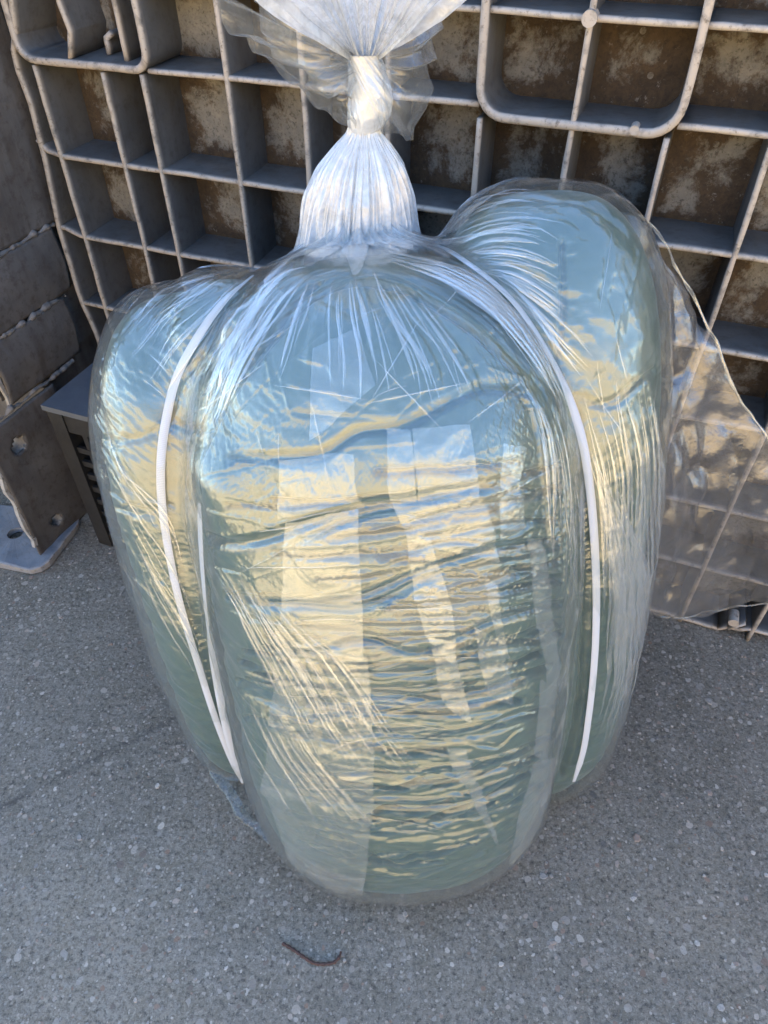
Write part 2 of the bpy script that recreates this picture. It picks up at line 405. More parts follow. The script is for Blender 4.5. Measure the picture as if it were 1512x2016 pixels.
# short inner walls of the left foot
k += 1; rib_mesh('rib', [(-.545, 1.30), (-.545, 1.0), (-.538, .965), (-.552, .926)], .008, .004, DEPTH, M['plastic'], pallet, seed=k)
k += 1; rib_mesh('rib', [(-.452, 1.30), (-.452, .926)], .008, .020, DEPTH, M['plastic'], pallet, seed=k)
k += 1; rib_mesh('tab', [(-.505, .928), (-.505, .950), (-.492, .958)], .008, .045, DEPTH, M['plastic'], pallet, seed=k)
def disc(name, u, z, n, r, h, mat_, parent):
    K = 14; v = [pal(u + r * math.cos(2 * math.pi * i / K), z + r * math.sin(2 * math.pi * i / K), nn) for nn in (n + h, n) for i in range(K)]
    f = [(i, (i + 1) % K, K + (i + 1) % K, K + i) for i in range(K)] + [tuple(range(K, 2 * K))]
    o = mesh(name, v, f, mat_, parent, False)
    at = o.data.attributes.new('rim', 'FLOAT', 'POINT'); at.data.foreach_set('value', np.ones(len(v), dtype=np.float32)); return o
disc('boss', .271, 1.03, -.007, .0095, .02, M['plastic'], pallet)
disc('boss', .752, .052, -.010, .010, .03, M['plastic'], pallet)
disc('plug', .352, .913, -.0055, .006, .02, M['plastic'], pallet)
for (a, b) in ((.20, 1.012), (.33, 1.005), (.352, .955), (.19, .945), (.06, .87), (-.33, .97), (.46, .88), (-.20, .84), (.33, .88), (.58, .70)):
    disc('moulding_mark', a, b, DEPTH - .0012, .0042, .004, M['plate'], pallet)
k += 1; rib_mesh('rib', [(.752, .022), (.775, .050)], .006, -.004, DEPTH, M['plastic'], pallet, seed=k)

# ------------------------------------------------------------------ second pallet, turned, at the left
side = empty('side_pallet', 'grimy brown pallet seen edge on at the left with a holed foot', 'pallet', loc=tuple(pal(-.70, 0, -.1)))
def skin(name, n0, n1, z0, z1, mat_, u=-.70, holes=(), th=.006, bul=0.004, seed=0):
    """a wall facing the bag (plane u), spanning n and z, cut by round holes, with thickness"""
    nn, nz_ = max(8, int(abs(n1 - n0) / .006)), max(8, int((z1 - z0) / .006))
    a, b = np.meshgrid(np.linspace(n0, n1, nn), np.linspace(z0, z1, nz_)); a = a.ravel(); b = b.ravel()
    out = bul * np.sin(np.clip((b - z0) / (z1 - z0), 0, 1) * math.pi) + hashn(np.stack([a * 20, b * 20, a * 0 + seed], 1), 9) * .002
    V = np.array([pal(u + o_, z_, n_) for n_, z_, o_ in zip(a, b, out)]); F = grid_faces(nn, nz_)
    cn, cz = a[F].mean(1), b[F].mean(1); keep = np.ones(len(F), bool)
    for (hn, hz_, hr) in holes: keep &= ((cn - hn) ** 2 + (cz - hz_) ** 2) > hr ** 2
    o = mesh(name, V, F[keep], mat_, side, True)
    s = o.modifiers.new('thick', 'SOLIDIFY'); s.thickness = th; s.offset = 0
    return o
UP = [(.040, -.55, .634, 1.20), (.0, -.40, .500, .634), (-.03, -.245, .366, .500)]
for i, (n0, n1, z0, z1) in enumerate(UP): skin('side_panel', n0, n1, z0 + .004, z1 - .004, M['brown'], u=-.703, seed=i, bul=.008)
HO = [(-.272, .288, .019), (-.262, .066, .015)]
skin('foot_panel', -.135, -.335, .012, .352, M['brown'], u=-.70, holes=HO, seed=9)
for (hn, hz_, hr) in HO:                                               # rims of the two holes
    K = 20; mbv = []; mbf = []
    for i in range(K):
        a = 2 * math.pi * i / K
        for (du, rr) in ((.004, hr * 1.02), (.004, hr * 1.22), (-.03, hr * 1.02)):
            mbv.append(pal(-.70 + du, hz_ + rr * math.sin(a), hn + rr * math.cos(a)))
    for i in range(K):
        j = (i + 1) % K
        mbf += [(i * 3, j * 3, j * 3 + 1, i * 3 + 1), (i * 3, i * 3 + 2, j * 3 + 2, j * 3)]
    o = mesh('hole_rim', mbv, mbf, M['brown'], side); o.data.attributes.new('rim', 'FLOAT', 'POINT').data.foreach_set('value', np.full(len(mbv), .6, np.float32))
def ridge(n0, n1, z, seed):
    """a torn, lumpy seam between two side panels"""
    K = int(abs(n1 - n0) / .004); V = []; F = []; R = 7
    for i in range(K + 1):
        n = n0 + (n1 - n0) * i / K
        a = hashn(np.array([[n * 60, seed * 5.0, 0]]), 3)[0]; b = hashn(np.array([[n * 160, seed * 5.0, 3]]), 4)[0]
        r = .0045 + .0035 * a + .0022 * b
        for j in range(R):
            th = -math.pi / 2 + math.pi * j / (R - 1)
            V.append(pal(-.703 + r * math.cos(th) * 1.2, z + .004 * a + r * math.sin(th), n))
    for i in range(K):
        for j in range(R - 1): F.append((i * R + j, i * R + j + 1, (i + 1) * R + j + 1, (i + 1) * R + j))
    o = mesh('torn_seam', V, F, M['brown'], side); o.data.attributes.new('rim', 'FLOAT', 'POINT').data.foreach_set('value', np.full(len(V), .28, np.float32))
mb = MB(); mb.add(*pbox(-1.25, -.722, -.55, .095, .50, 1.25)); mb.build('gap_block', M['brown'], side)  # solid blocks added behind the side panels to keep the gap dark
mb = MB(); mb.add(*pbox(-1.25, -.722, -.245, .095, .372, .496)); mb.build('gap_block', M['brown'], side)
mb = MB(); mb.add(*pbox(-1.25, -.735, -.13, .095, .004, .368)); mb.build('gap_block', M['brown'], side)
ridge(.02, -.45, .634, 1); ridge(-.02, -.33, .498, 2); ridge(-.06, -.30, .361, 3)
def bar(name, pts, w, mat_, parent, rim=1.0):
    """a worn edge: a thin square bar through points"""
    P = np.array(pts); V = []; F = []
    for i, p in enumerate(P):
        for (a, b) in ((-1, -1), (1, -1), (1, 1), (-1, 1)):
            V.append(p + U * a * w + np.cross(U, N) * 0 + N * b * w)
    for i in range(len(P) - 1):
        for j in range(4): F.append((i * 4 + j, i * 4 + (j + 1) % 4, i * 4 + 4 + (j + 1) % 4, i * 4 + 4 + j))
    o = mesh(name, V, F, mat_, parent, False); o.data.attributes.new('rim', 'FLOAT', 'POINT').data.foreach_set('value', np.full(len(V), rim, np.float32)); return o
bar('worn_edge', [pal(-.70 + .002 * math.sin(i * 2.1), z, -.336 + .003 * math.sin(i * 1.3)) for i, z in enumerate(np.linspace(.05, .352, 16))], .0045, M['brown'], side)
bar('worn_edge', [pal(-.703, z, -.247 + .002 * math.sin(i * 1.7)) for i, z in enumerate(np.linspace(.37, .50, 8))], .0035, M['brown'], side, .8)
# foot plate lying on the ground, with a hole
pts = [(-.95, -.24), (-.70, -.20), (-.685, -.225), (-.668, -.355), (-.69, -.378), (-.80, -.392), (-.95, -.40)]
K = 40; cu, cn_ = -.80, -.30
ring = [np.array([cu + .018 * math.cos(2 * math.pi * i / K), cn_ + .018 * math.sin(2 * math.pi * i / K)]) for i in range(K)]
def hit_poly(a):
    d = np.array([math.cos(a), math.sin(a)]); best = None
    for i in range(len(pts)):
        p, q = np.array(pts[i]), np.array(pts[(i + 1) % len(pts)]); e = q - p
        den = d[0] * e[1] - d[1] * e[0]
        if abs(den) < 1e-9: continue
        wv_ = p - np.array([cu, cn_]); tt = (wv_[0] * e[1] - wv_[1] * e[0]) / den; ss = (wv_[0] * d[1] - wv_[1] * d[0]) / den
        if tt > 0 and -1e-6 <= ss <= 1 + 1e-6: best = tt if best is None else min(best, tt)
    return np.array([cu, cn_]) + d * best
rim_pts = [hit_poly(2 * math.pi * i / K) for i in range(K)]
V = []; F = []; R = []
for i in range(K):
    a, b = ring[i], rim_pts[i]; b2 = b + (a - b) / np.linalg.norm(a - b) * .006
    for (q, z, r) in ((a, .006, .3), (a, .020, .3), (b2, .020 + .002 * math.sin(i), .15), (b, .018 + .002 * math.sin(i), 1.0), (b, .004, .5)):
        V.append(pal(q[0], z, q[1])); R.append(r)
for i in range(K):
    j = (i + 1) % K
    for s in range(4): F.append((i * 5 + s, j * 5 + s, j * 5 + s + 1, i * 5 + s + 1))
fp = mesh('foot_plate', V, F, M['foot'], side, False); fp.data.attributes.new('rim', 'FLOAT', 'POINT').data.foreach_set('value', np.array(R, np.float32))

# ------------------------------------------------------------------ black crate in the corner
def qbox(mb, a0, a1, b0, b1, z0, z1): mb.add(*pbox(a0, a1, b0, b1, z0, z1))
crate = empty('black_crate', 'dirty black slotted crate in the corner behind the bag', 'crate', loc=tuple(pal(-.55, 0, -.13)))
CX0, CX1, CN0, CN1, CZ = -.612, -.33, -.242, -.03, .378
def cpart(name, boxes, mat_=None):
    mb = MB()
    for b in boxes: qbox(mb, *b)
    return mb.build(name, mat_ or M['black'], crate)
cpart('corner_post', [(CX0, CX0 + .035, CN0 - .003, CN0 + .03, 0.004, CZ)])
cpart('corner_post', [(CX1 - .035, CX1, CN0 - .003, CN0 + .03, 0.004, CZ)])
cpart('side_wall', [(CX0 + .003, CX0 + .012, CN0 + .03, CN1, .004, CZ)])
cpart('back_wall', [(CX0 + .012, CX1, CN1 - .01, CN1, .004, CZ)])
cpart('rail', [(CX0 + .035, CX1 - .035, CN0, CN0 + .018, CZ - .045, CZ - .002)])
cpart('rail', [(CX0 + .035, CX1 - .035, CN0, CN0 + .018, .006, .045)])
for i in range(7): cpart('slat', [(CX0 + .035, CX1 - .035, CN0 + .004, CN0 + .012, .062 + i * .036, .076 + i * .036)])
for i in range(6): cpart('upright', [(CX0 + .06 + i * .04, CX0 + .072 + i * .04, CN0 + .0055, CN0 + .0145, .045, CZ - .046)])
lid = MB(); qbox(lid, CX0 - .006, CX1 + .006, CN0 - .006, CN1 + .004, CZ + .002, CZ + .014); lid = lid.build('plastic_sheet', M['lid'], None)
tag(lid, 'flat blue grey plastic sheet lying on the black crate', 'sheet')

# ------------------------------------------------------------------ the fabric rolls in the bag
def lobe(b, t, a, bb, n, m, tp=0.0, mt=None):
    b = np.array(b) * H; t = np.array(t) * H; c = np.linalg.norm(t - b) / 2; wv = (t - b) / (2 * c)
    ex = np.array([1., 0, 0]); ex -= wv * (ex @ wv); ex /= np.linalg.norm(ex); ey = np.cross(wv, ex)
    return dict(o=(b + t) / 2, w=wv, ex=ex, ey=ey, a=a * H, b=bb * H, c=c, n=n, m=m, tp=tp, mt=mt or m)
LOBES = {
    'front': lobe((.030, .418, -.03), (-.014, .680, .700), .212, .178, 2.2, 5.0, .05, 2.8),
    'right': lobe((.212, .515, -.03), (.158, .735, .742), .142, .125, 2.2, 4.6, .03, 3.0),
    'left': lobe((-.180, .545, -.03), (-.228, .715, .640), .118, .130, 2.2, 4.2, .06, 2.7),
    'inner': lobe((-.130, .530, .0), (-.168, .690, .668), .092, .100, 2.2, 3.6, .05, 2.8),
    'back': lobe((.00, .700, .01), (-.03, .770, .670), .130, .085, 2.2, 4.0, .0, 2.6),
}
def field(L, P):
    q = P - L['o']; z = (q @ L['w']) / L['c']; s = 1 + L['tp'] * z
    x = np.abs(q @ L['ex']) / (L['a'] * s); y = np.abs(q @ L['ey']) / (L['b'] * s)
    m = np.where(z > 0, L['mt'], L['m'])
    v = (np.maximum((x ** L['n'] + y ** L['n']), 1e-12) ** (m / L['n']) + np.abs(z) ** m) ** (1 / m)
    return (v - 1) * min(L['a'], L['b'])
def lobe_grid(L, nu, nv, shrink):
    s_ = np.linspace(-1, 1, nu, endpoint=False); th = -math.pi / 2 + math.pi * (.6 * s_ + .4 * s_ ** 3); pd = np.linspace(-math.pi / 2, math.pi / 2, 6001); md = np.where(pd > 0, L['mt'], L['m'])   # denser towards the viewer
    zd = np.sign(pd) * np.abs(np.sin(pd)) ** (2 / md) * L['c']; rd_ = np.abs(np.cos(pd)) ** (2 / md) * L['a']
    al = np.r_[0, np.cumsum(np.hypot(np.diff(zd), np.diff(rd_)))]; ph = np.interp(np.linspace(0, al[-1], nv), al, pd)
    T, Pp = np.meshgrid(th, ph)
    cs, sn = np.cos(Pp), np.sin(Pp)
    m = np.where(sn > 0, L['mt'], L['m']); z = np.sign(sn) * np.abs(sn) ** (2 / m); r = np.maximum(np.abs(cs), 1e-4) ** (2 / m)
    s = 1 + L['tp'] * z
    x = np.sign(np.cos(T)) * np.abs(np.cos(T)) ** (2 / L['n']) * r * (L['a'] - shrink) * s
    y = np.sign(np.sin(T)) * np.abs(np.sin(T)) ** (2 / L['n']) * r * (L['b'] - shrink) * s
    return (L['o'] + x.reshape(-1, 1) * L['ex'] + y.reshape(-1, 1) * L['ey'] + (z * (L['c'] - shrink)).reshape(-1, 1) * L['w'])
def grid_normals(V, nu, nv, wrap):
    G = V.reshape(nv, nu, 3)
    du = (np.roll(G, -1, 1) - np.roll(G, 1, 1)) if wrap else np.gradient(G, axis=1)
    dv = np.gradient(G, axis=0); n = np.cross(du, dv).reshape(-1, 3)
    return n / (np.linalg.norm(n, axis=1)[:, None] + 1e-12)
GROUP = 'green rolls packed in the clear bag'
LAB = {
    'front': 'large sage green fabric roll at the front of the clear bag',
    'right': 'tall sage green fabric roll at the right rear, highest in the bag',
    'left': 'sage green fabric roll bulging at the left side of the bag',
    'inner': 'narrow sage green roll squeezed between the front roll and the left one',
    'back': 'sage green roll behind the tied neck, mostly hidden by the others',
}
ROLLS = {}; BODY = {}
for i, (nm, L) in enumerate(LOBES.items()):
    nu, nv = (540, 560) if nm == 'front' else (300, 300) if nm == 'right' else (220, 240)
    V = lobe_grid(L, nu, nv, .0062)
    n = grid_normals(V, nu, nv, True)
    if ((V - L['o']) * n).sum() < 0: n = -n
    # soft quilting wrinkles running round the roll
    z = V @ L['w']; q = V * np.array([6., 6., 1.])
    wz = hashn(np.stack([V[:, 0] * 9, V[:, 1] * 9, z * 42 + V[:, 0] * 8], 1), 20 + i)
    wz2 = hashn(np.stack([V[:, 0] * 22, V[:, 1] * 22, z * 90], 1), 40 + i)
    low = np.clip((.62 * H - V[:, 2]) / (.3 * H), .15, 1)
    V = V + n * ((-np.abs(wz) * .006 + wz2 * .0015) * low)[:, None]
    V[:, 2] = np.maximum(V[:, 2], .0035)
    e = empty('fabric_roll', LAB[nm], 'fabric roll', GROUP, loc=(float(L['o'][0]), float(L['o'][1]), .0))
    ROLLS[nm] = e; BODY[nm] = (V, n, nu, nv)

# ------------------------------------------------------------------ the film drawn round the rolls
CEN = np.array([0.0, .62, .34]) * H
KU = .0025 * H
def union(P):
    f = np.stack([field(L, P) for L in LOBES.values()], 0)
    mn = f.min(0); return mn - KU * np.log(np.exp(-(f - mn) / KU).sum(0))
NT, NP = 540, 330
th_c = np.linspace(-math.pi, math.pi, NT, endpoint=False); ph_c = np.linspace(-math.pi / 2 + .01, math.pi / 2 - .002, NP)
Tc, Pc = np.meshgrid(th_c, ph_c)
D = np.stack([np.sin(Tc) * np.cos(Pc), -np.cos(Tc) * np.cos(Pc), np.sin(Pc)], -1).reshape(-1, 3)   # theta 0 faces the viewer
S = np.linspace(.62, .04, 56)
r_in = np.full(len(D), .04); found = np.zeros(len(D), bool); fo = None
for s in S:
    f = union(CEN + D * s)
    hit = (~found) & (f < 0)
    if fo is not None:
        k_ = fo[hit] / (fo[hit] - f[hit]); r_in[hit] = (s + (S[0] - S[1])) - k_ * (S[0] - S[1])
    found |= hit; fo = f
Rg = r_in.reshape(NP, NT)
for _ in range(1):                                            # tension smooths the film a little
    Rg = .5 * Rg + .125 * (np.roll(Rg, 1, 1) + np.roll(Rg, -1, 1)) + .125 * (np.vstack([Rg[:1], Rg[:-1]]) + np.vstack([Rg[1:], Rg[-1:]]))
Rg += .0035
Vc = CEN + D * Rg.reshape(-1, 1)
Vc[:, 2] = np.maximum(Vc[:, 2], .002)
BV = BVHTree.FromPolygons([tuple(v) for v in Vc], [tuple(int(i) for i in f) for f in grid_faces(NT, NP, True)])
def cast(x, y):
    d = Vector(ray(x, y)).normalized()
    h = BV.ray_cast(Vector(EYE), d)
    if h[0] is None: return None, None
    n = np.array(h[1]); n = n if n @ np.array(d) < 0 else -n
    return np.array(h[0]), n
def dense(pts, step=10.0):
    """a smooth curve through photo points"""
    P = np.array(pts, float)
    if len(P) > 2:
        d = np.r_[0, np.cumsum(np.linalg.norm(np.diff(P, axis=0), axis=1))]
        k = max(2, int(d[-1] / step)); s = np.linspace(0, d[-1], k + 1)
        m = np.gradient(P, d, axis=0); out = []
        for v in s:
            i = min(len(P) - 2, max(0, int(np.searchsorted(d, v) - 1))); hh = d[i + 1] - d[i]; u = (v - d[i]) / hh
            out.append((2*u**3-3*u**2+1)*P[i] + (u**3-2*u**2+u)*hh*m[i] + (-2*u**3+3*u**2)*P[i+1] + (u**3-u**2)*hh*m[i+1])
        return np.array(out)
    k = max(2, int(np.linalg.norm(P[1] - P[0]) / step)); return P[0] + np.linspace(0, 1, k + 1)[:, None] * (P[1] - P[0])
def on_film(pts, step=10.0):
    A = [];B = []
    for (x, y) in dense(pts, step):
        p, n = cast(x, y)
        if p is not None: A.append(p); B.append(n)
    return np.array(A), np.array(B)

# fine grid, dense towards the viewer
RELAX = (130, 50)
NF, NV = 960, 720
s = np.linspace(-1, 1, NF, endpoint=False); th_f = math.pi * (.62 * s + .38 * s ** 3)
ph_f = np.linspace(-math.pi / 2 + .02, math.pi / 2 - .003, NV)
def bilin(th, ph):
    a = (th - th_c[0]) / (th_c[1] - th_c[0]); b = np.clip((ph - ph_c[0]) / (ph_c[1] - ph_c[0]), 0, NP - 1.001)
    def cr(fr, p0, p1, p2, p3): return p1 + .5 * fr * (p2 - p0 + fr * (2*p0 - 5*p1 + 4*p2 - p3 + fr * (3*(p1 - p2) + p3 - p0)))
    ia = np.floor(a).astype(int); fa = a - ia; ib = np.floor(b).astype(int); fb = b - ib
    rows = []
    for j in range(-1, 3):
        ri = np.clip(ib + j, 0, NP - 1)
        c = [Rg[ri][:, (ia + k_) % NT] for k_ in range(-1, 3)]
        rows.append(cr(fa[None, :], *c))
    return cr(fb[:, None], *rows)
Rf = bilin(th_f, ph_f)
Tf, Pf = np.meshgrid(th_f, ph_f)
Df = np.stack([np.sin(Tf) * np.cos(Pf), -np.cos(Tf) * np.cos(Pf), np.sin(Pf)], -1)
Vf = (CEN + Df * Rf[..., None]).reshape(-1, 3)
nf = grid_normals(Vf, NF, NV, True)
if ((Vf - CEN) * nf).sum() < 0: nf = -nf
RID = np.zeros((NV, NF)); GRO = np.zeros((NV, NF)); OUT = np.zeros((NV, NF)); DEEP = np.zeros((NV, NF)); FINE = np.zeros((NV, NF)); LOWF = np.zeros((NV, NF)); V3 = Vf.reshape(NV, NF, 3)
def angles(p):
    d = p - CEN; d = d / np.linalg.norm(d); return math.atan2(d[0], -d[1]), math.asin(d[2])
def stroke(P, width, height, taper=True, outer=False, deep=False, fine=False):
    """raise (or sink) the film along a 3-D polyline"""
    if len(P) < 2: return
    tgt = (FINE if height > 0 else LOWF) if fine else DEEP if deep else OUT if outer else RID if height > 0 else GRO; hh = abs(height); n = len(P) - 1
    dph = ph_f[1] - ph_f[0]
    for i in range(n):
        a, b = P[i], P[i + 1]; (ta, pa), (tb, pb) = angles(a), angles(b)
        if abs(ta - tb) > 1: continue
        m = (width * 2.2) / max(.12, np.linalg.norm(a - CEN))
        i0, i1 = np.searchsorted(th_f, (min(ta, tb) - m / max(.25, math.cos(pa)), max(ta, tb) + m / max(.25, math.cos(pa))))
        j0, j1 = np.searchsorted(ph_f, (min(pa, pb) - m, max(pa, pb) + m))
        if i1 <= i0 or j1 <= j0: continue
        Wn = V3[j0:j1, i0:i1]; e = b - a; L2 = e @ e + 1e-12
        t = np.clip(((Wn - a) @ e) / L2, 0, 1); d = np.linalg.norm(Wn - (a + t[..., None] * e), axis=-1) / width
        u = (i + t) / n; tp = np.minimum(1, np.minimum(u, 1 - u) * 4) if taper else 1.0
        h = hh * tp * np.maximum(0, 1 - d) ** 1.3
        np.maximum(tgt[j0:j1, i0:i1], h, out=tgt[j0:j1, i0:i1])
# pieces of doubled film that lie on the bag are gathered here: (3-D path, normals, width, material key)
RIBBONS = []; DEEPS = []
def jit(pts, a): return [(x + rng.normal(0, a), y + rng.normal(0, a)) for x, y in pts]
def bundle(A, B, n, width, height, ribbon=0.0, rw=3.0, cut=(0.0, 1.0), jitter=4.0):
    """n creases fanned between two photo curves A and B; some carry a narrow doubled pleat"""
    A = np.array(A, float); B = np.array(B, float); n = int(n * 2.4); rw *= .5
    for i in range(n):
        t = rng.uniform(0, 1); Q = A + (B - A) * t
        Q = dense(jit(Q, jitter), 14)
        l0 = rng.uniform(cut[0], cut[0] + .3 * (cut[1] - cut[0])); l1 = rng.uniform(cut[1] - .4 * (cut[1] - cut[0]), cut[1])
        Q = Q[int(l0 * (len(Q) - 1)):int(l1 * (len(Q) - 1)) + 1]
        if len(Q) < 3: continue
        P = [];Nn = []
        for x, y in Q:
            p, nn = cast(x, y)
            if p is None: continue
            if P and np.linalg.norm(p - P[-1]) > .06: break
            P.append(p); Nn.append(nn)
        if len(P) < 3: continue
        P = np.array(P); Nn = np.array(Nn)
        w_, h_ = width * rng.uniform(.4, 1.1), height * rng.uniform(.3, .9)
        stroke(P, w_, h_, outer=True)
        if rng.uniform() < .5: stroke(P, w_, h_ * .7 * (1 if rng.uniform() < .6 else -1))
        if rng.uniform() < ribbon: RIBBONS.append((P, Nn, rw * min(3.2, rng.lognormal(0, .55)), 'pleat'))
# lower left: taut creases running from the piping down to the right
bundle([(405, 1090), (470, 1210), (560, 1400), (640, 1540)], [(560, 1180), (680, 1300), (780, 1440), (880, 1560)], 26, .006, .0035, .55, 3.0)
bundle([(440, 1300), (500, 1450), (590, 1600), (650, 1720)], [(560, 1400), (640, 1500), (740, 1610), (800, 1680)], 18, .006, .003, .45, 2.6)
# left roll
bundle([(205, 800), (250, 900), (330, 1010), (360, 1100)], [(280, 1120), (330, 1230), (400, 1370), (450, 1480)], 22, .006, .004, .4, 2.6)
bundle([(260, 700), (330, 620), (420, 560), (500, 520)], [(330, 790), (400, 690), (460, 620), (540, 545)], 12, .006, .003, .6, 2.6)
bundle([(210, 650), (270, 580), (380, 535), (480, 517)], [(270, 690), (340, 620), (430, 570), (520, 530)], 10, .005, .003, .5, 2.4)
bundle([(400, 760), (450, 660), (520, 580), (600, 530)], [(470, 700), (520, 620), (570, 560), (640, 525)], 9, .007, .004, .6, 5)
# right roll, fanning from the neck over its crown and down
bundle([(850, 470), (930, 410), (1020, 385), (1110, 400)], [(930, 545), (1010, 545), (1080, 580), (1130, 620)], 24, .006, .0035, .6, 3.0)
bundle([(960, 560), (1050, 640), (1110, 720), (1160, 790)], [(900, 520), (1040, 560), (1120, 610), (1200, 690)], 14, .006, .0035, .5, 3)
bundle([(1130, 770), (1170, 930), (1180, 1130), (1180, 1380)], [(1290, 700), (1300, 900), (1290, 1150), (1230, 1480)], 26, .006, .0035, .8, 5.5)
bundle([(1150, 860), (1190, 1040), (1200, 1250), (1165, 1500)], [(1200, 960), (1260, 1120), (1270, 1300), (1220, 1500)], 20, .006, .0035, .95, 8.0)
# over the crown of the front roll
bundle([(620, 540), (590, 620), (560, 700), (530, 800)], [(780, 540), (850, 620), (930, 720), (990, 850)], 22, .006, .003, .5, 3.0, (0, .95))
bundle([(780, 520), (900, 580), (1010, 680), (1090, 800)], [(740, 500), (930, 560), (1050, 680), (1120, 830)], 26, .006, .0035, .9, 6.0)
bundle([(1000, 720), (1050, 830), (1070, 960), (1080, 1150)], [(1090, 800), (1120, 930), (1130, 1100), (1120, 1300)], 14, .006, .0035, .6, 4.5)
bundle([(540, 560), (470, 650), (420, 760), (395, 880)], [(620, 545), (560, 620), (500, 720), (450, 830)], 18, .006, .003, .7, 5)
# sharp creases where the film is crushed over the shoulder of each roll, some of them doubled
def scatter(n, box, ang, ln, rib=.25):
    for i in range(n):
        x, y = rng.uniform(box[0], box[2]), rng.uniform(box[1], box[3]); a = math.radians(rng.uniform(*ang)); l = rng.uniform(*ln) / 2
        P, Nn = on_film([(x - l * math.cos(a), y - l * math.sin(a)), (x, y + rng.normal(0, 2)), (x + l * math.cos(a), y + l * math.sin(a))], 8)
        if len(P) < 4 or np.max(np.linalg.norm(np.diff(P, axis=0), axis=1)) > .04: continue
        stroke(P, rng.uniform(.0022, .0045), rng.uniform(.0008, .0020) * (1 if rng.uniform() < .6 else -1), fine=True)
        if rng.uniform() < rib: RIBBONS.append((P, Nn, rng.uniform(.5, 1.3), 'pleat'))
scatter(60, (430, 600, 1050, 880), (0, 180), (50, 210), .35)
scatter(70, (420, 880, 1090, 1400), (-30, 25), (50, 240), .18)
scatter(70, (500, 1380, 1080, 1740), (-20, 12), (80, 340), .10)
scatter(34, (200, 640, 340, 1250), (20, 75), (50, 170), .35)
scatter(34, (1150, 460, 1290, 1450), (55, 110), (60, 240), .35)
BULGES = []
for x, y, r_, h_ in ((432, 965, .050, .022), (600, 950, .05, .007), (860, 900, .06, .008), (660, 1110, .05, .007), (930, 1040, .05, .007), (800, 1210, .05, .006), (560, 1240, .05, .006),
                     (1000, 880, .05, .007), (520, 800, .06, .007), (250, 800, .05, .006), (270, 1000, .05, .006), (1230, 900, .05, .006), (700, 720, .06, .006), (960, 1200, .04, .006), (250, 920, .03, .004)):
    p, n = cast(x, y)
    if p is not None: BULGES.append((p, r_, h_))
def bulge(P): return sum(h_ * np.exp(-((P - p) ** 2).sum(-1) / r_ ** 2) for p, r_, h_ in BULGES)
# deep pinches where the film and its string of folds cut into the front roll
for pts, wd_, dp in [
    ([(455, 905), (560, 902), (640, 893), (700, 855), (790, 842), (870, 800), (950, 765), (1060, 770)], .018, .007),
    ([(392, 1062), (440, 1075), (500, 1072), (600, 1035), (700, 1005), (830, 985), (1000, 950)], .024, .012),
    ([(430, 1180), (560, 1192), (700, 1178), (830, 1128), (960, 1085), (1090, 1060)], .020, .009),
    ([(520, 1270), (620, 1282), (720, 1262), (830, 1290), (950, 1232), (1100, 1190)], .020, .008),
    ([(450, 1350), (560, 1392), (740, 1372), (900, 1380), (1100, 1320)], .018, .008),
    ([(470, 1420), (600, 1455), (740, 1450), (900, 1450), (1110, 1400)], .015, .007),
    ([(560, 1520), (700, 1525), (850, 1530), (1000, 1500), (1110, 1450)], .014, .0065),
    ([(500, 1530), (620, 1580), (760, 1592), (920, 1580), (1090, 1510)], .014, .0065),
    ([(560, 1610), (700, 1645), (840, 1645), (1000, 1600), (1080, 1550)], .013, .006),
    ([(570, 1670), (700, 1695), (860, 1690), (980, 1650)], .012, .005),
    ([(640, 1745), (760, 1750), (880, 1725), (960, 1690)], .012, .004),
    ([(394, 900), (415, 830), (470, 735), (540, 640), (610, 570), (690, 540), (780, 550), (900, 610), (1000, 690), (1070, 770), (1095, 850)], .020, .007),
    ([(330, 850), (345, 780), (395, 690), (450, 610), (520, 545)], .016, .010), ([(398, 960), (392, 900), (405, 840), (455, 740), (520, 650), (580, 570), (620, 540)], .018, .012), ([(1080, 690), (1125, 790), (1150, 900), (1160, 1050), (1155, 1250), (1140, 1420), (1110, 1540)], .020, .008),
    ([(180, 860), (230, 870), (300, 850), (330, 820)], .016, .006), ([(235, 1000), (300, 1010), (330, 1000)], .016, .006), ([(340, 830), (380, 850), (410, 840)], .014, .006),
    ([(1140, 780), (1200, 800), (1260, 760), (1305, 730)], .016, .005), ([(1110, 470), (1112, 560), (1108, 640), (1100, 700)], .010, .004)]:
    P, Nn = on_film(pts, 9)
    if len(P) < 3: continue
    DEEPS.append((P, wd_ * .5, dp * .8))
    for q_ in range(3):                                         # each pinch is a few strands that cross and part
        l0, l1 = (0, 1) if q_ == 0 else sorted(rng.uniform(0, 1, 2)); 
        if l1 - l0 < .25: continue
        A_ = np.array(pts, float); d_ = dense(jit(A_, 3 if q_ == 0 else 9), 9) + (0 if q_ == 0 else rng.normal(0, 9))
        P2, N2 = [], []
        for x, y in d_[int(l0 * (len(d_) - 1)):int(l1 * (len(d_) - 1)) + 1]:
            p, n = cast(x, y)
            if p is not None: P2.append(p); N2.append(n)
        if len(P2) > 3: stroke(np.array(P2), wd_ * rng.uniform(.3, .5), dp * rng.uniform(.35, .65), taper=True, deep=True)
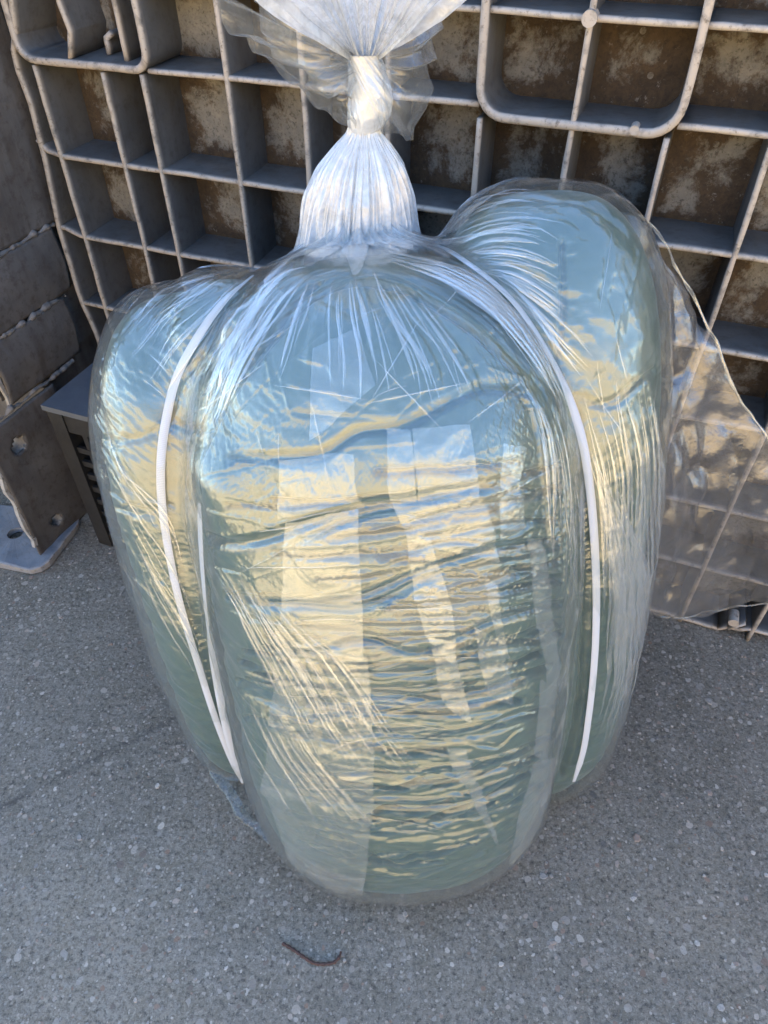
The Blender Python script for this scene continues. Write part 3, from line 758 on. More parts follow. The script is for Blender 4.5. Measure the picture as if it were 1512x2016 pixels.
# wrinkles running across the front roll
FOLDS = []
def lr(y):
    f = max(0, (y - 1250) / 520); return 440 + 150 * f ** 1.7, 1125 - 130 * f ** 2.2
for i in range(95):
    low = i < 45
    y = 1290 + (i + rng.uniform(-.6, .6)) * 10.5 if low else rng.uniform(900, 1400)
    a_, b_ = lr(y); x0 = rng.uniform(a_, a_ + (b_ - a_) * .65); x1 = min(b_, x0 + rng.uniform(160, 560))
    bow = 4 * (30 + 40 * max(0, (y - 1100) / 600)) / (b_ - a_) ** 2
    sl = rng.uniform(-.16, .05); pts = []
    for q in np.linspace(x0, x1, 7):
        pts.append((q, y - bow * (q - (a_ + b_) / 2) ** 2 + sl * (q - (x0 + x1) / 2) + rng.normal(0, 4)))
    P, Nn = on_film(pts, 12)
    if len(P) < 3 or np.max(np.linalg.norm(np.diff(P, axis=0), axis=1)) > .05: continue
    if rng.uniform() < .62:
        stroke(P, rng.uniform(.0028, .005), -rng.uniform(.0012, .0026)); FOLDS.append((P, rng.uniform(.0035, .0075)))
    else: stroke(P, rng.uniform(.004, .009), rng.uniform(.001, .0026))
for i in range(40):                                             # the side rolls are ringed too
    left = i % 2 == 0; y = rng.uniform(900, 1520)
    x0 = rng.uniform(230, 380) if left else rng.uniform(1160, 1240); x0 += (y - 900) * .2 if left else 0
    pts = [(x0, y), (x0 + 45, y + 14), (x0 + 90, y + (30 if left else -10))]
    P, Nn = on_film(pts, 12)
    if len(P) < 3 or np.max(np.linalg.norm(np.diff(P, axis=0), axis=1)) > .04: continue
    stroke(P, rng.uniform(.003, .005), -rng.uniform(.0012, .0025))

for nm, (V, n, nu, nv) in BODY.items():                            # folds of the rolls under the tight creases of the film
    if nm in ('front', 'left', 'right', 'inner'):
        sink = np.zeros(len(V))
        for (P, wd, dp) in ([(p_, w_, w_ * 2.4) for p_, w_ in FOLDS] if nm == 'front' else []) + [(p_, w_, d_ + .004) for p_, w_, d_ in DEEPS]:
            lo_, hi_ = P.min(0) - .03, P.max(0) + .03
            m_ = np.where(((V > lo_) & (V < hi_)).all(1))[0]
            if not len(m_): continue
            dd = np.full(len(m_), 9.)
            for a_, b_ in zip(P[:-1], P[1:]):
                e_ = b_ - a_; t_ = np.clip((V[m_] - a_) @ e_ / (e_ @ e_ + 1e-12), 0, 1)
                q_ = V[m_] - (a_ + t_[:, None] * e_); q_ -= n[m_] * (q_ * n[m_]).sum(1)[:, None]; dd = np.minimum(dd, np.linalg.norm(q_, axis=1))
            sink[m_] = np.maximum(sink[m_], np.where(dd < .05, np.maximum(0, 1 - dd / wd) ** 1.2, 0) * dp)
        V = V - n * sink[:, None] + n * bulge(V)[:, None] * (1 if nm in ('front', 'right') else .8)
    V[:, 2] = np.maximum(V[:, 2], .0035)
    mesh('roll_body', V, grid_faces(nu, nv, True), M['fabric'], ROLLS[nm])
def ridged(p, seed, k=3.0): return (1 - np.abs(hashn(p, seed))) ** k
zz_ = Vf[:, 2] / H; xx_ = Vf[:, 0] / H
cr1 = crumple(Vf, .060, 3, 7); cr2 = crumple(Vf, .024, 8, 6); cr3 = crumple(Vf, .011, 9, 5)
wp = hashn(Vf * 7, 90) * .6
hor = ridged(np.stack([Vf[:, 0] * 7 + wp, Vf[:, 1] * 7, Vf[:, 2] * 34 + wp * 1.5 + Vf[:, 0] * 2.5], 1), 91, 4) \
    + .12 * ridged(np.stack([Vf[:, 0] * 16, Vf[:, 1] * 16, Vf[:, 2] * 70 + wp * 3], 1), 92, 4)
low = np.clip((.52 - zz_) / .25, 0, 1); up = np.clip((zz_ - .30) / .2, 0, 1)
patchy = np.clip(.55 + .9 * hashn(Vf * 6, 31), .1, 1)
net = ridged(Vf * 26 + wp[:, None], 95, 7)                       # a net of sharp folds where the film is crushed

def up2(A, nv, nu):
    """bilinear resample of a grid that wraps in u"""
    v = np.linspace(0, A.shape[0] - 1, nv); u = np.linspace(0, A.shape[1], nu, endpoint=False)
    a = np.minimum(v.astype(int), A.shape[0] - 2); fv = (v - a).reshape(-1, 1, *([1] * (A.ndim - 2)))
    b = u.astype(int) % A.shape[1]; b2 = (b + 1) % A.shape[1]; fu = (u - np.floor(u)).reshape(1, -1, *([1] * (A.ndim - 2)))
    T_ = A[a] * (1 - fv) + A[a + 1] * fv
    return T_[:, b] * (1 - fu) + T_[:, b2] * fu
def relax(G, G0, eu, ev, lo, hi, iters, kb, kb4):
    """let a film with a little too much length buckle against the rolls: position-based cloth on the (v, u) grid.
    G positions, G0 the taut shape that gives the lengths, eu/ev extra length along u and v, lo/hi radial limits"""
    G = G.astype(np.float32); C = CEN.astype(np.float32)
    def ln(a, b): return np.linalg.norm(a - b, axis=-1).astype(np.float32)
    def rest(ax, k, e):
        return ln(G0, np.roll(G0, -k, ax)) * (1 + e) if ax == 1 else ln(G0[:-k], G0[k:]) * (1 + e[:-k])
    R1u, R1v, R2u, R2v, R4u, R4v = rest(1, 1, eu), rest(0, 1, ev), rest(1, 2, eu), rest(0, 2, ev), rest(1, 4, eu * .96), rest(0, 4, ev * .96)
    def solve(ax, k, R, st):
        if ax == 1:
            d = np.roll(G, -k, 1) - G; l = np.sqrt((d * d).sum(-1)) + 1e-9; c = d * (st * .5 * (l - R) / l)[..., None]
            G[...] += .5 * (c - np.roll(c, k, 1))
        else:
            d = G[k:] - G[:-k]; l = np.sqrt((d * d).sum(-1)) + 1e-9; c = d * (st * .5 * (l - R) / l)[..., None] * .5
            G[:-k] += c; G[k:] -= c
    for it in range(iters):
        solve(1, 1, R1u, 1.7); solve(0, 1, R1v, 1.7)
        if kb: solve(1, 2, R2u, kb); solve(0, 2, R2v, kb)
        if kb4: solve(1, 4, R4u, kb4); solve(0, 4, R4v, kb4)
        if it % 2 == 1 or it == iters - 1:
            q = G - C; r = np.sqrt((q * q).sum(-1)) + 1e-9
            G[...] = C + q * (np.clip(r, lo, hi) / r)[..., None]
    return G
dm = np.zeros((NV, NF)); dm[1:-1, 1:-1] = DEEP[1:-1, 1:-1]
Rf = Rf - dm + bulge(V3); FINE -= LOWF; Vf = (CEN + Df * Rf[..., None]).reshape(-1, 3); V3 = Vf.reshape(NV, NF, 3); nf = grid_normals(Vf, NF, NV, True)
if ((Vf - CEN) * nf).sum() < 0: nf = -nf
pat = lambda sc, sd: np.clip(.5 + 1.1 * hashn(Vf * sc, sd), 0, 1).reshape(NV, NF)
lowm, upm, frm = low.reshape(NV, NF), up.reshape(NV, NF), np.clip((-nf[:, 1]) * 1.3 + .2, 0, 1).reshape(NV, NF)
eu_ = .002 + .007 * upm + .045 * pat(6, 201) ** 1.5 * upm + .016 * pat(8, 203) ** 1.5 * lowm
ev_ = .002 + .007 * upm + .034 * pat(5, 202) ** 1.5 * (.35 + .65 * frm) * (1 - .45 * lowm)
base = (hashn(Vf * 16, 210) * .0016 + hashn(Vf * 40, 211) * .0010 + hor * .0008 * (.15 + .85 * low) * patchy + cr1 * .0026 * (.15 + .85 * up) + cr2 * (.0004 + .0006 * up) + cr3 * .0002 * patchy + (RID - np.minimum(GRO, .003)).ravel() * .6)
G1 = (Vf + nf * base[:, None]).reshape(NV, NF, 3)
ia, ib = np.arange(0, NV, 2), np.arange(0, NF, 2)
S_ = np.ix_(ia, ib); lo_r = Rf - .0030; hi_r = Rf + .0140
Gc = relax(G1[S_], V3[S_], eu_[S_], ev_[S_], lo_r[S_], hi_r[S_], RELAX[0], .22, .10)
dlt = up2(Gc - V3[S_], NV, NF)
Gf = relax(V3 + dlt + (nf * (cr2 * .0003 + hashn(Vf * 90, 213) * .0003)[:, None]).reshape(NV, NF, 3), V3, eu_ * 1.1, ev_ * 1.1, lo_r, hi_r, RELAX[1], .16, 0)
Vd = Gf.reshape(-1, 3).astype(float)
disp = ((Vd - Vf) * nf).sum(1) + .5 * (RID - np.minimum(GRO, .003)).ravel()
Vd = Vd + nf * (.5 * (RID - np.minimum(GRO, .003)).ravel())[:, None]
Vd = Vd + nf * (cr1 * .0008 * up + cr2 * .00025 * patchy + net * .0006 * up * patchy + FINE.ravel())[:, None]
Vd[:, 2] = np.maximum(Vd[:, 2], .0015)
# a looser outer skin bridges the hollows between the rolls
Ro = Rf.copy()
for _ in range(6):
    av = .25 * (np.roll(Ro, 1, 1) + np.roll(Ro, -1, 1)) + .25 * (np.vstack([Ro[:1], Ro[:-1]]) + np.vstack([Ro[1:], Ro[-1:]]))
    Ro = np.maximum(Rf, av)
Ro = Ro + .0055
Vo = (CEN + Df * Ro[..., None]).reshape(-1, 3)
no = grid_normals(Vo, NF, NV, True)
if ((Vo - CEN) * no).sum() < 0: no = -no
od = OUT.ravel() + crumple(Vo, .06, 14, 6) * .0024 + crumple(Vo, .025, 15, 6) * .0006 + hashn(Vo * 8, 79) * .003 + ridged(Vo * 14 + wp[:, None], 97, 8) * .001
Vo = Vo + no * np.maximum(od, -.003)[:, None]
Vo[:, 2] = np.maximum(Vo[:, 2], .0008)
bag = empty('plastic_bag', 'big clear plastic bag knotted at the top, full of green rolls', 'bag', loc=(float(CEN[0]), float(CEN[1]), 0))
mesh('film_body', Vd, grid_faces(NF, NV, True), M['film'], bag)
sub = Vo.reshape(NV, NF, 3)[np.r_[0:NV - 1:3, NV - 1]][:, ::2] if False else Vo.reshape(NV, NF, 3)[np.unique(np.r_[np.round(np.linspace(0, NV - 1, 520)).astype(int)])][:, np.round(np.linspace(0, NF - 1, 720)).astype(int)]
mesh('outer_film', sub.reshape(-1, 3), grid_faces(720, sub.shape[0], True), M['outer'], bag)

# the real surface, for what lies on it
def lift(P, Nn, off): return P + Nn * off
def surf(p, n):
    """height of the creased film above the smooth one at p"""
    t, f = angles(p); i = min(NF - 1, int(np.searchsorted(th_f, t))); j = min(NV - 1, int(np.searchsorted(ph_f, f)))
    return max(float(disp[j * NF + i]), -.0035)
def surf_out(p, n):
    t, f = angles(p); i = min(NF - 1, int(np.searchsorted(th_f, t))); j = min(NV - 1, int(np.searchsorted(ph_f, f)))
    return max(.0, float((Vo[j * NF + i] - p) @ n))
mbp = MB()
for (P, Nn, wd, key) in RIBBONS:
    n = len(P); wd = wd * .00055; T = np.gradient(P, axis=0); Bn = np.cross(T, Nn); Bn /= np.linalg.norm(Bn, axis=1)[:, None] + 1e-12
    v = []
    for i in range(n):
        k_ = min(1, 3.5 * min(i, n - 1 - i) / n) * wd + .0001; h0 = surf_out(P[i], Nn[i]) + .0009
        v += [P[i] - Bn[i] * k_ + Nn[i] * h0, P[i] + Nn[i] * (h0 + k_ * .55), P[i] + Bn[i] * k_ + Nn[i] * h0]
    f = []
    for i in range(n - 1): f += [(3*i, 3*i+1, 3*i+4, 3*i+3), (3*i+1, 3*i+2, 3*i+5, 3*i+4)]
    mbp.add(v, f)
pl = mbp.build('film_pleats', M['pleat'], bag, True); pl['kind'] = 'stuff'

def patch(corners, seed, off=.0022, nu=46, nv=46, name='film_fold', key='fold', rag=5.0, cr=.0016):
    """a doubled panel of film lying on the bag; corners in photo pixels, clockwise from top left"""
    a, b, c, d = [np.array(q, float) for q in corners]; V = []; last = cast(*((a + b + c + d) / 4))
    if last[0] is None: return None
    us = np.linspace(0, 1, nu); vs = np.linspace(0, 1, nv)
    for j, v in enumerate(vs):
        for i, u in enumerate(us):
            q = (a * (1 - u) + b * u) * (1 - v) + (d * (1 - u) + c * u) * v
            e = hashn(np.array([[q[0] * .02, q[1] * .02, seed * 7.7]]), 50)[0] * rag
            p, n = cast(q[0] + e * (abs(u - .5) * 2) ** 3, q[1] + e * (abs(v - .5) * 2) ** 3)
            if p is None: p, n = last
            last = (p, n); V.append(p + n * (max(surf(p, n) * .9, -.001) + off))
    V = np.array(V); nn = grid_normals(V, nu, nv, False)
    V = V + nn * (crumple(V, .045, seed, 6) * cr)[:, None]
    return mesh(name, V, grid_faces(nu, nv), M[key], bag)
patch([(551, 906), (693, 890), (706, 985), (548, 1022)], 1)
patch([(566, 1028), (706, 1000), (712, 1168), (554, 1180)], 2)
patch([(554, 1178), (712, 1165), (718, 1300), (545, 1260)], 3)
patch([(545, 1262), (724, 1290), (735, 1440), (532, 1430)], 4)
patch([(534, 1425), (735, 1436), (737, 1600), (515, 1560)], 5)
patch([(520, 1545), (737, 1590), (715, 1760), (590, 1740)], 6)
patch([(700, 1765), (806, 1765), (806, 1800), (690, 1796)], 7, nv=14)
patch([(760, 842), (808, 846), (822, 990), (768, 985)], 8, nu=24)
patch([(808, 840), (924, 836), (940, 985), (822, 990)], 9)
patch([(774, 990), (950, 985), (985, 1110), (800, 1060)], 10)
patch([(800, 1052), (850, 1060), (890, 1200), (815, 1180)], 11, nu=24)
patch([(812, 1170), (885, 1190), (905, 1330), (840, 1255)], 12, nu=24)
patch([(840, 1250), (890, 1260), (925, 1420), (870, 1380)], 13, nu=24)
patch([(880, 1470), (915, 1470), (935, 1540), (905, 1540)], 14, nu=16, nv=24)
patch([(905, 1530), (935, 1530), (985, 1670), (975, 1660)], 15, nu=12, nv=30)
patch([(620, 690), (700, 640), (740, 760), (610, 870)], 16)
patch([(988, 870), (1036, 880), (1020, 980), (985, 960)], 17, nu=24)
patch([(985, 980), (1030, 975), (1035, 1040), (985, 1065)], 18, nu=24, nv=24)
patch([(1065, 1340), (1095, 1350), (1075, 1500), (1045, 1480)], 19, nu=20)
patch([(1050, 1500), (1095, 1490), (1060, 1640), (990, 1720)], 20, nu=24)
patch([(930, 1230), (990, 1260), (1010, 1390), (960, 1370)], 21, nu=24)
patch([(1035, 1060), (1066, 1060), (1088, 1240), (1055, 1240)], 23, nu=16)
patch([(1060, 1235), (1090, 1240), (1097, 1345), (1072, 1340)], 24, nu=16)
patch([(950, 1130), (976, 1150), (1004, 1300), (984, 1290)], 25, nu=16)
patch([(735, 1000), (772, 1000), (800, 1260), (735, 1290)], 26, nu=20) if False else None
patch([(480, 610), (530, 560), (560, 580), (400, 790)], 22, nu=24)

# white piping between the rolls
def ribbon(name, pts, wpx, off, parent, key, px=.00066):
    P, Nn = on_film(pts, 5); n = len(P)
    for _ in range(6): P[1:-1] = .5 * P[1:-1] + .25 * (P[:-2] + P[2:]); Nn[1:-1] = .5 * Nn[1:-1] + .25 * (Nn[:-2] + Nn[2:])
    Nn /= np.linalg.norm(Nn, axis=1)[:, None]
    T = np.gradient(P, axis=0); Bn = np.cross(T, Nn); Bn /= np.linalg.norm(Bn, axis=1)[:, None]
    V = []; UV = []; d = np.r_[0, np.cumsum(np.linalg.norm(np.diff(P, axis=0), axis=1))]; w_ = wpx * px
    for i in range(n):
        for j, (u, h) in enumerate(((-1, 0), (-.85, .0008), (0, .0010), (.85, .0008), (1, 0))):
            V.append(P[i] + Bn[i] * u * w_ / 2 * min(1, .5 + min(i, n - 1 - i) / 14) + Nn[i] * (off + h)); UV.append((u * 2.2 + 2.2, d[i] / w_ * 2.2))
    F = grid_faces(5, n); o = mesh(name, V, F, M[key], parent)
    uvl = o.data.uv_layers.new(name='UVMap'); idx = np.zeros(len(o.data.loops), dtype=np.int32); o.data.loops.foreach_get('vertex_index', idx)
    uvl.data.foreach_set('uv', np.array(UV, dtype=np.float32)[idx].ravel()); return o
ribbon('piping', [(500, 548), (440, 600), (395, 660), (352, 740), (328, 830), (319, 900), (319, 970), (330, 1060), (352, 1170), (390, 1300), (432, 1430), (465, 1510), (488, 1555)], 17, .0030, ROLLS['left'], 'webbing')
ribbon('piping', [(398, 985), (400, 1060), (406, 1150), (415, 1240), (427, 1330), (445, 1425), (468, 1505), (490, 1560)], 18, .0034, ROLLS['inner'], 'webbing')
ribbon('piping', [(815, 478), (860, 488), (920, 524), (1000, 590), (1070, 690), (1120, 790), (1145, 870), (1158, 950), (1168, 1060), (1172, 1180), (1168, 1300), (1158, 1400), (1143, 1490), (1128, 1535)], 17, .0030, ROLLS['right'], 'webbing')

# ------------------------------------------------------------------ gathered neck, knot and tail of the bag
def tube(name, stations, nu, key, parent=bag, pleats=26, amp=.10, seed=0, twist=0.0, lump=0.0):
    """stations: (centre, rx, ry); closed pleated tube"""
    K = len(stations); C = np.array([q[0] for q in stations]); rx = np.array([q[1] for q in stations]); ry = np.array([q[2] for q in stations])
    m = 70; t = np.linspace(0, K - 1, m); k0 = np.arange(K)
    def sm(v):
        o_ = np.interp(t, k0, v)
        for _ in range(4): o_[1:-1] = .5 * o_[1:-1] + .25 * (o_[:-2] + o_[2:])
        return o_
    Cx = np.stack([sm(C[:, i]) for i in range(3)], 1); RX, RY = sm(rx), sm(ry)
    th = np.linspace(0, 2 * math.pi, nu, endpoint=False); V = []
    for i in range(m):
        s_ = i / (m - 1); tt = th + twist * s_
        q = np.stack([np.cos(tt) * 6, np.sin(tt) * 6, np.full(nu, s_ * 1.1 + seed)], 1)
        pl_ = .55 * (1 - np.abs(hashn(q * (pleats / 14.0), 60 + seed)) * 2) + .3 * hashn(q * (pleats / 5.0), 61 + seed) + .3 * hashn(q * np.array([.3, .3, 2.2]), 62)
        rr = 1 + amp * pl_ + lump * hashn(np.stack([np.cos(th) * 1.6, np.sin(th) * 1.6, np.full(nu, s_ * 4)], 1), 63 + seed)
        V.append(Cx[i] + np.stack([np.cos(th) * RX[i] * rr, np.sin(th) * RY[i] * rr, np.zeros(nu)], 1))
    V = np.concatenate(V); return mesh(name, V, grid_faces(nu, m, True), M[key], parent)
def ctr(x, y, Y): return at_y(x, y, Y * H)
tube('gathered_neck', [(ctr(712, 548, .735), 0.0941, 0.0924), (ctr(709, 532, .74), 0.0857, 0.0773), (ctr(706, 495, .745), 0.0773, 0.0638), (ctr(707, 440, .745), 0.0672, 0.0588), (ctr(709, 380, .745), 0.0605, 0.0521), (ctr(711, 330, .745), 0.0487, 0.0420), (ctr(713, 290, .745), 0.0319, 0.0286), (ctr(715, 262, .745), 0.0185, 0.0168), (ctr(716, 246, .745), 0.0160, 0.0151)], 420, 'gather', amp=.22, pleats=20, lump=.10)
tube('gathered_neck', [(ctr(705, 550, .745), 0.0706, 0.0588), (ctr(706, 480, .745), 0.0622, 0.0521), (ctr(709, 380, .745), 0.0504, 0.0437), (ctr(712, 310, .745), 0.0353, 0.0302), (ctr(716, 250, .745), 0.0134, 0.0126)], 300, 'gather', amp=.28, pleats=17, seed=5, lump=.12)
BO = BVHTree.FromPolygons([tuple(v) for v in sub.reshape(-1, 3)], [tuple(int(i) for i in f) for f in grid_faces(720, sub.shape[0], True)])
def skirt(name, r0, r1, key, seed, nu=420, nv=34):
    """the gathers of the neck running out over the shoulders of the bag"""
    c_ = ctr(708, 520, .742); V = []
    th = np.linspace(0, 2 * math.pi, nu, endpoint=False)
    q = np.stack([np.cos(th) * 7, np.sin(th) * 7, np.full(nu, seed * 3.3)], 1)
    ext = .55 + .45 * hashn(q, 300 + seed) + .35 * hashn(q * 3.1, 301 + seed); pl_ = hashn(q * 1.7, 302 + seed); pl2 = hashn(q * 4.3, 303 + seed)
    last = {}
    for j in range(nv):
        t_ = j / (nv - 1)
        for i in range(nu):
            r_ = r0 + (r1 - r0) * t_ * max(.12, ext[i]); x, y = c_[0] + r_ * math.cos(th[i]), c_[1] + r_ * .85 * math.sin(th[i])
            h_ = BO.ray_cast(Vector((x, y, 2.0)), Vector((0, 0, -1)))
            if i in last and (last[i][3] or h_[0] is None or h_[0].z < last[i][2] - .012): last[i] = (*last[i][:3], True)
            elif h_[0] is not None: last[i] = (x, y, h_[0].z, False)
            else: last[i] = (x, y, c_[2], False)
            x, y, z, _e = last[i]
            V.append((x, y, z + .0012 + .026 * math.exp(-t_ * 7) + ((.5 - abs(pl_[i])) * .010 + pl2[i] * .004) * (1 - t_) ** 1.5 + .002 * (1 - t_)))
    return mesh(name, np.array(V), grid_faces(nu, nv, True), M[key], bag)
skirt('neck_gathers', .052, .215, 'pleat', 1)
skirt('neck_gathers', .050, .140, 'gather', 2)
tube('knot', [(ctr(716, 258, .745), .016, .016), (ctr(720, 245, .745), .021, .02), (ctr(728, 222, .745), .024, .024), (ctr(731, 195, .745), .0245, .024), (ctr(727, 165, .745), .0225, .022), (ctr(722, 140, .745), .020, .019), (ctr(719, 118, .745), .0185, .018), (ctr(719, 104, .745), .0175, .017)], 260, 'gather', amp=.06, pleats=14, seed=9, twist=2.2, lump=.10)
def fan(name, edge, key, seed, base=((690, 112), (748, 112)), Yb=.745, pleats=30, amp=.010, nu=170, nv=70, cr=.003, bow=.02):
    """a sheet of film spreading from the knot to an edge given by photo points with a depth (x, y, Y)"""
    E = np.array(edge, float); d = np.r_[0, np.cumsum(np.linalg.norm(np.diff(E[:, :2], axis=0), axis=1))]
    sU = np.linspace(0, d[-1], nu); X, Yp, Z = [np.interp(sU, d, E[:, k_]) for k_ in range(3)]
    V = []
    for j in range(nv):
        v = j / (nv - 1); vv = v ** 1.15
        for i in range(nu):
            u = i / (nu - 1); bx = base[0][0] + (base[1][0] - base[0][0]) * u; by = base[0][1] + (base[1][1] - base[0][1]) * u
            p0 = at_y(bx, by, Yb * H); p1 = at_y(X[i], Yp[i], Z[i] * H)
            V.append(p0 + (p1 - p0) * vv + np.array([0, -bow * math.sin(v * math.pi), .0]))
    V = np.array(V); nn = grid_normals(V, nu, nv, False)
    uu_ = np.tile(np.linspace(0, 1, nu), nv); vv_ = np.repeat(np.linspace(0, 1, nv), nu)
    pt = np.stack([uu_ * pleats * .5, vv_ * .7, uu_ * 0 + seed], 1)
    h = (1 - 2 * np.abs(hashn(pt, 70 + seed))) * amp * (.25 + .75 * vv_) + hashn(pt * np.array([3.1, 1, 1]), 71) * amp * .35
    V = V + nn * (h + crumple(V, .04, seed, 6) * cr * vv_)[:, None]
    return mesh(name, V, grid_faces(nu, nv), M[key], bag)
fan('tail', [(470, -40, .66), (600, -160, .62), (720, -200, .60), (840, -160, .62), (925, -20, .66)], 'gather', 1, pleats=44, amp=.010)
fan('tail', [(520, -40, .70), (620, -140, .72), (720, -180, .74), (830, -140, .72), (900, -20, .70)], 'pleat', 2, pleats=36, amp=.012, bow=-.02)
fan('tail_sheet', [(415, -40, .74), (430, 0, .75), (455, 62, .76), (500, 110, .77), (560, 166, .775), (640, 218, .78), (700, 262, .75)], 'loose', 3, base=((700, 90), (700, 200)), pleats=10, amp=.010, cr=.005, bow=.03)
fan('tail_sheet', [(470, -40, .72), (500, 40, .74), (540, 110, .76), (610, 170, .765), (692, 190, .74)], 'loose', 6, base=((700, 80), (700, 150)), pleats=12, amp=.010, cr=.005, bow=.04)
fan('tail_sheet', [(870, 30, .73), (868, 80, .735), (848, 130, .74), (850, 170, .75), (826, 240, .755), (800, 280, .76), (778, 268, .76), (745, 235, .74)], 'loose', 4, base=((742, 100), (742, 170)), pleats=12, amp=.008, cr=.006, bow=.03)

def scrap(name, pts, seed):
    """spare film pushed out at the foot of the bag: a crumpled lip along photo points on the ground"""
    P = np.array([at_z(x, y, 0) for x, y in dense(pts, 6)]); n = len(P); W_ = 26; V = []
    T = np.gradient(P, axis=0); T /= np.linalg.norm(T, axis=1)[:, None]; S_n = np.cross(T, [0, 0, 1])
    c_ = CEN.copy(); c_[2] = 0
    for i in range(n):
        o_ = S_n[i] if S_n[i] @ (P[i] - c_) > 0 else -S_n[i]
        for k_ in range(W_):
            a = k_ / (W_ - 1) * math.pi; sw = math.sin(math.pi * min(1, max(0, i / (n - 1)))) ** .5
            V.append(P[i] + o_ * .018 * sw * (math.sin(a) - .9) + np.array([0, 0, .0015 + (.014 * (1 - math.cos(a)) / 2) * sw]))
    V = np.array(V); nn = grid_normals(V, W_, n, False)
    V = V + nn * (crumple(V, .022, seed, 6) * .006 + crumple(V, .009, seed + 1, 5) * .0025)[:, None]; V[:, 2] = np.maximum(V[:, 2], .001)
    return mesh(name, V, grid_faces(W_, n), M['outer'], bag)
scrap('film_scrap', [(352, 1375), (368, 1430), (400, 1500), (440, 1560), (480, 1620), (520, 1655), (560, 1690)], 31)

# loose flap of the bag hanging at the right, in front of the pallet
def sheet(name, rows, key, nu=150, cr=.006, seed=0, amp=.008, thick=None):
    """rows of photo points with depth (x, y, Y): lofted"""
    R = [np.array(r, float) for r in rows]; nv = 150; V = []
    for j in range(nv):
        t = j / (nv - 1) * (len(R) - 1); k_ = min(len(R) - 2, int(t)); f = t - k_
        for i in range(nu):
            u = i / (nu - 1)
            def pt(r):
                d = np.linspace(0, 1, len(r)); return np.array([np.interp(u, d, r[:, q]) for q in range(3)])
            q = pt(R[k_]) * (1 - f) + pt(R[k_ + 1]) * f
            V.append(at_y(q[0], q[1], q[2] * H))
    V = np.array(V); nn = grid_normals(V, nu, nv, False)
    h = crumple(V, .07, seed, 6) * cr + crumple(V, .030, seed + 3, 6) * cr * .45 + ridged(V * 13, seed + 5, 6) * cr * .7 + hashn(V * 9, 80 + seed) * amp
    edge = np.minimum(1, np.tile(np.minimum(np.arange(nu), 20) / 20.0, nv))
    V = V + nn * (h * edge)[:, None]
    return mesh(name, V, grid_faces(nu, nv), M[key], bag)
sheet('loose_flap', [
    [(1225, 420, .715), (1262, 432, .715), (1285, 452, .72), (1300, 475, .725)],
    [(1270, 560, .70), (1310, 570, .71), (1345, 560, .72), (1362, 575, .73)],
    [(1285, 740, .66), (1340, 740, .69), (1400, 745, .70), (1440, 745, .71)],
    [(1290, 900, .63), (1360, 900, .67), (1450, 900, .69), (1530, 905, .68)],
    [(1285, 1060, .60), (1370, 1060, .66), (1460, 1060, .68), (1560, 1060, .66)],
    [(1275, 1180, .60), (1340, 1205, .66), (1430, 1195, .69), (1580, 1170, .66)],
    [(1270, 1205, .60), (1330, 1228, .66), (1430, 1200, .69), (1580, 1175, .66)]], 'flap', seed=11, cr=.011)

def hem(name, pts, r, seed):
    P = []
    for (x, y, Y) in pts: P.append(at_y(x, y, Y * H))
    P = np.array(P); d = np.r_[0, np.cumsum(np.linalg.norm(np.diff(P, axis=0), axis=1))]; s_ = np.linspace(0, d[-1], 90)
    P = np.stack([np.interp(s_, d, P[:, k_]) for k_ in range(3)], 1); P += np.stack([hashn(np.stack([s_ * 30, s_ * 0 + seed, s_ * 0 + k_], 1), 5) for k_ in range(3)], 1) * .003
    T = np.gradient(P, axis=0); T /= np.linalg.norm(T, axis=1)[:, None]; V = []
    for i, p in enumerate(P):
        a_ = np.cross(T[i], [0, 1, 0]); a_ /= np.linalg.norm(a_); b_ = np.cross(T[i], a_); rr = r * (1 + .5 * hashn(np.array([[s_[i] * 50, seed, 9.]]), 6)[0])
        for k_ in range(8):
            an = k_ / 8 * 2 * math.pi; V.append(p + a_ * rr * math.cos(an) + b_ * rr * .5 * math.sin(an))
    return mesh(name, V, grid_faces(8, len(P), True), M['pleat'], bag)
hem('flap_edge', [(1262, 425, .715), (1285, 452, .72), (1300, 475, .725), (1362, 575, .73), (1440, 745, .71), (1475, 810, .70), (1530, 905, .68)], .0022, 3)
hem('flap_edge', [(1300, 1215, .62), (1340, 1216, .66), (1430, 1198, .69), (1470, 1196, .68), (1580, 1172, .66)], .0020, 8)

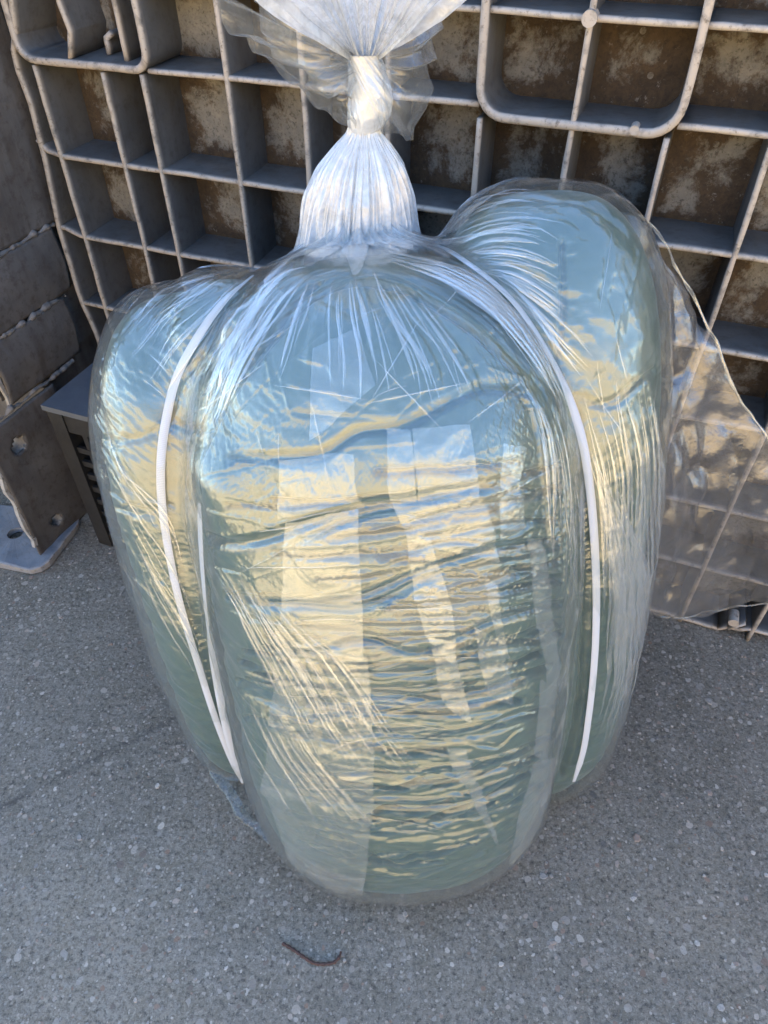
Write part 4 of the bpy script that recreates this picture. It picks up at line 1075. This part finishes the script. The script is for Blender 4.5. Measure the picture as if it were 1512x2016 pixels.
# ------------------------------------------------------------------ bits on the ground
mbs = MB()
for i in range(1150):
    x, y = (rng.uniform(-1.0, 1.1), rng.uniform(.02, 1.35)) if i < 800 else (rng.uniform(.1, 1.1), rng.uniform(.05, 1.1))
    r = abs(rng.normal(0, .0030)) + .0014; n = int(rng.integers(5, 8)); a0 = rng.uniform(0, 6.28); el = rng.uniform(.5, 1); hh = rng.uniform(.0006, .002)
    ring_ = []
    for k_ in range(n):
        a = a0 + 2 * math.pi * k_ / n; rr = r * rng.uniform(.75, 1.2); ring_.append((math.cos(a) * rr, math.sin(a) * rr * el))
    ca, sa = math.cos(a0), math.sin(a0); ring_ = [(p * ca - q * sa, p * sa + q * ca) for p, q in ring_]
    v = [(x + p, y + q, -.001) for p, q in ring_] + [(x + p * .72, y + q * .72, hh) for p, q in ring_]
    mbs.add(v, [(k_, (k_ + 1) % n, n + (k_ + 1) % n, n + k_) for k_ in range(n)] + [tuple(range(n, 2 * n))])
def mat_stones():
    m, t, o = mat('stones'); c = coords(t)
    gi = t.nodes.new('ShaderNodeNewGeometry')
    col = ramp(t, gi.outputs['Random Per Island'], [(0, (.22, .185, .15)), (.3, (.48, .40, .32)), (.5, (.31, .27, .225)), (.75, (.60, .51, .41)), (.9, (.28, .175, .115)), (1, (.42, .355, .29))])
    col = mix(t, ramp(t, noise(t, c, 300, 5), [(.4, 0.0), (.7, .6)]), col, (.16, .155, .15))
    principled(t, o, col, .85); return m
M['stones'] = mat_stones()
st = mbs.build('gravel_chips', M['stones']); tag(st, 'small pale stones set in the concrete ground', kind='stuff')
P = np.array([at_z(x, y, .003) for x, y in dense([(556, 1857), (575, 1868), (598, 1884), (615, 1895), (640, 1898), (660, 1893), (670, 1878), (671, 1873)], 4)])
V = []; T = np.gradient(P, axis=0); T /= np.linalg.norm(T, axis=1)[:, None]
for i, p in enumerate(P):
    s_ = np.cross(T[i], [0, 0, 1]); r = .0022 * (1 + .3 * math.sin(i * 2.3)) * (1 if i < len(P) - 2 else .6)
    for k_ in range(6):
        a = k_ / 6 * 2 * math.pi; V.append(p + s_ * r * math.cos(a) + np.array([0, 0, r * math.sin(a)]))
tw = mesh('rusty_wire', V, grid_faces(6, len(P), True), M['rust'])
tag(tw, 'short bent rusty wire lying on the concrete in front of the bag', 'wire')
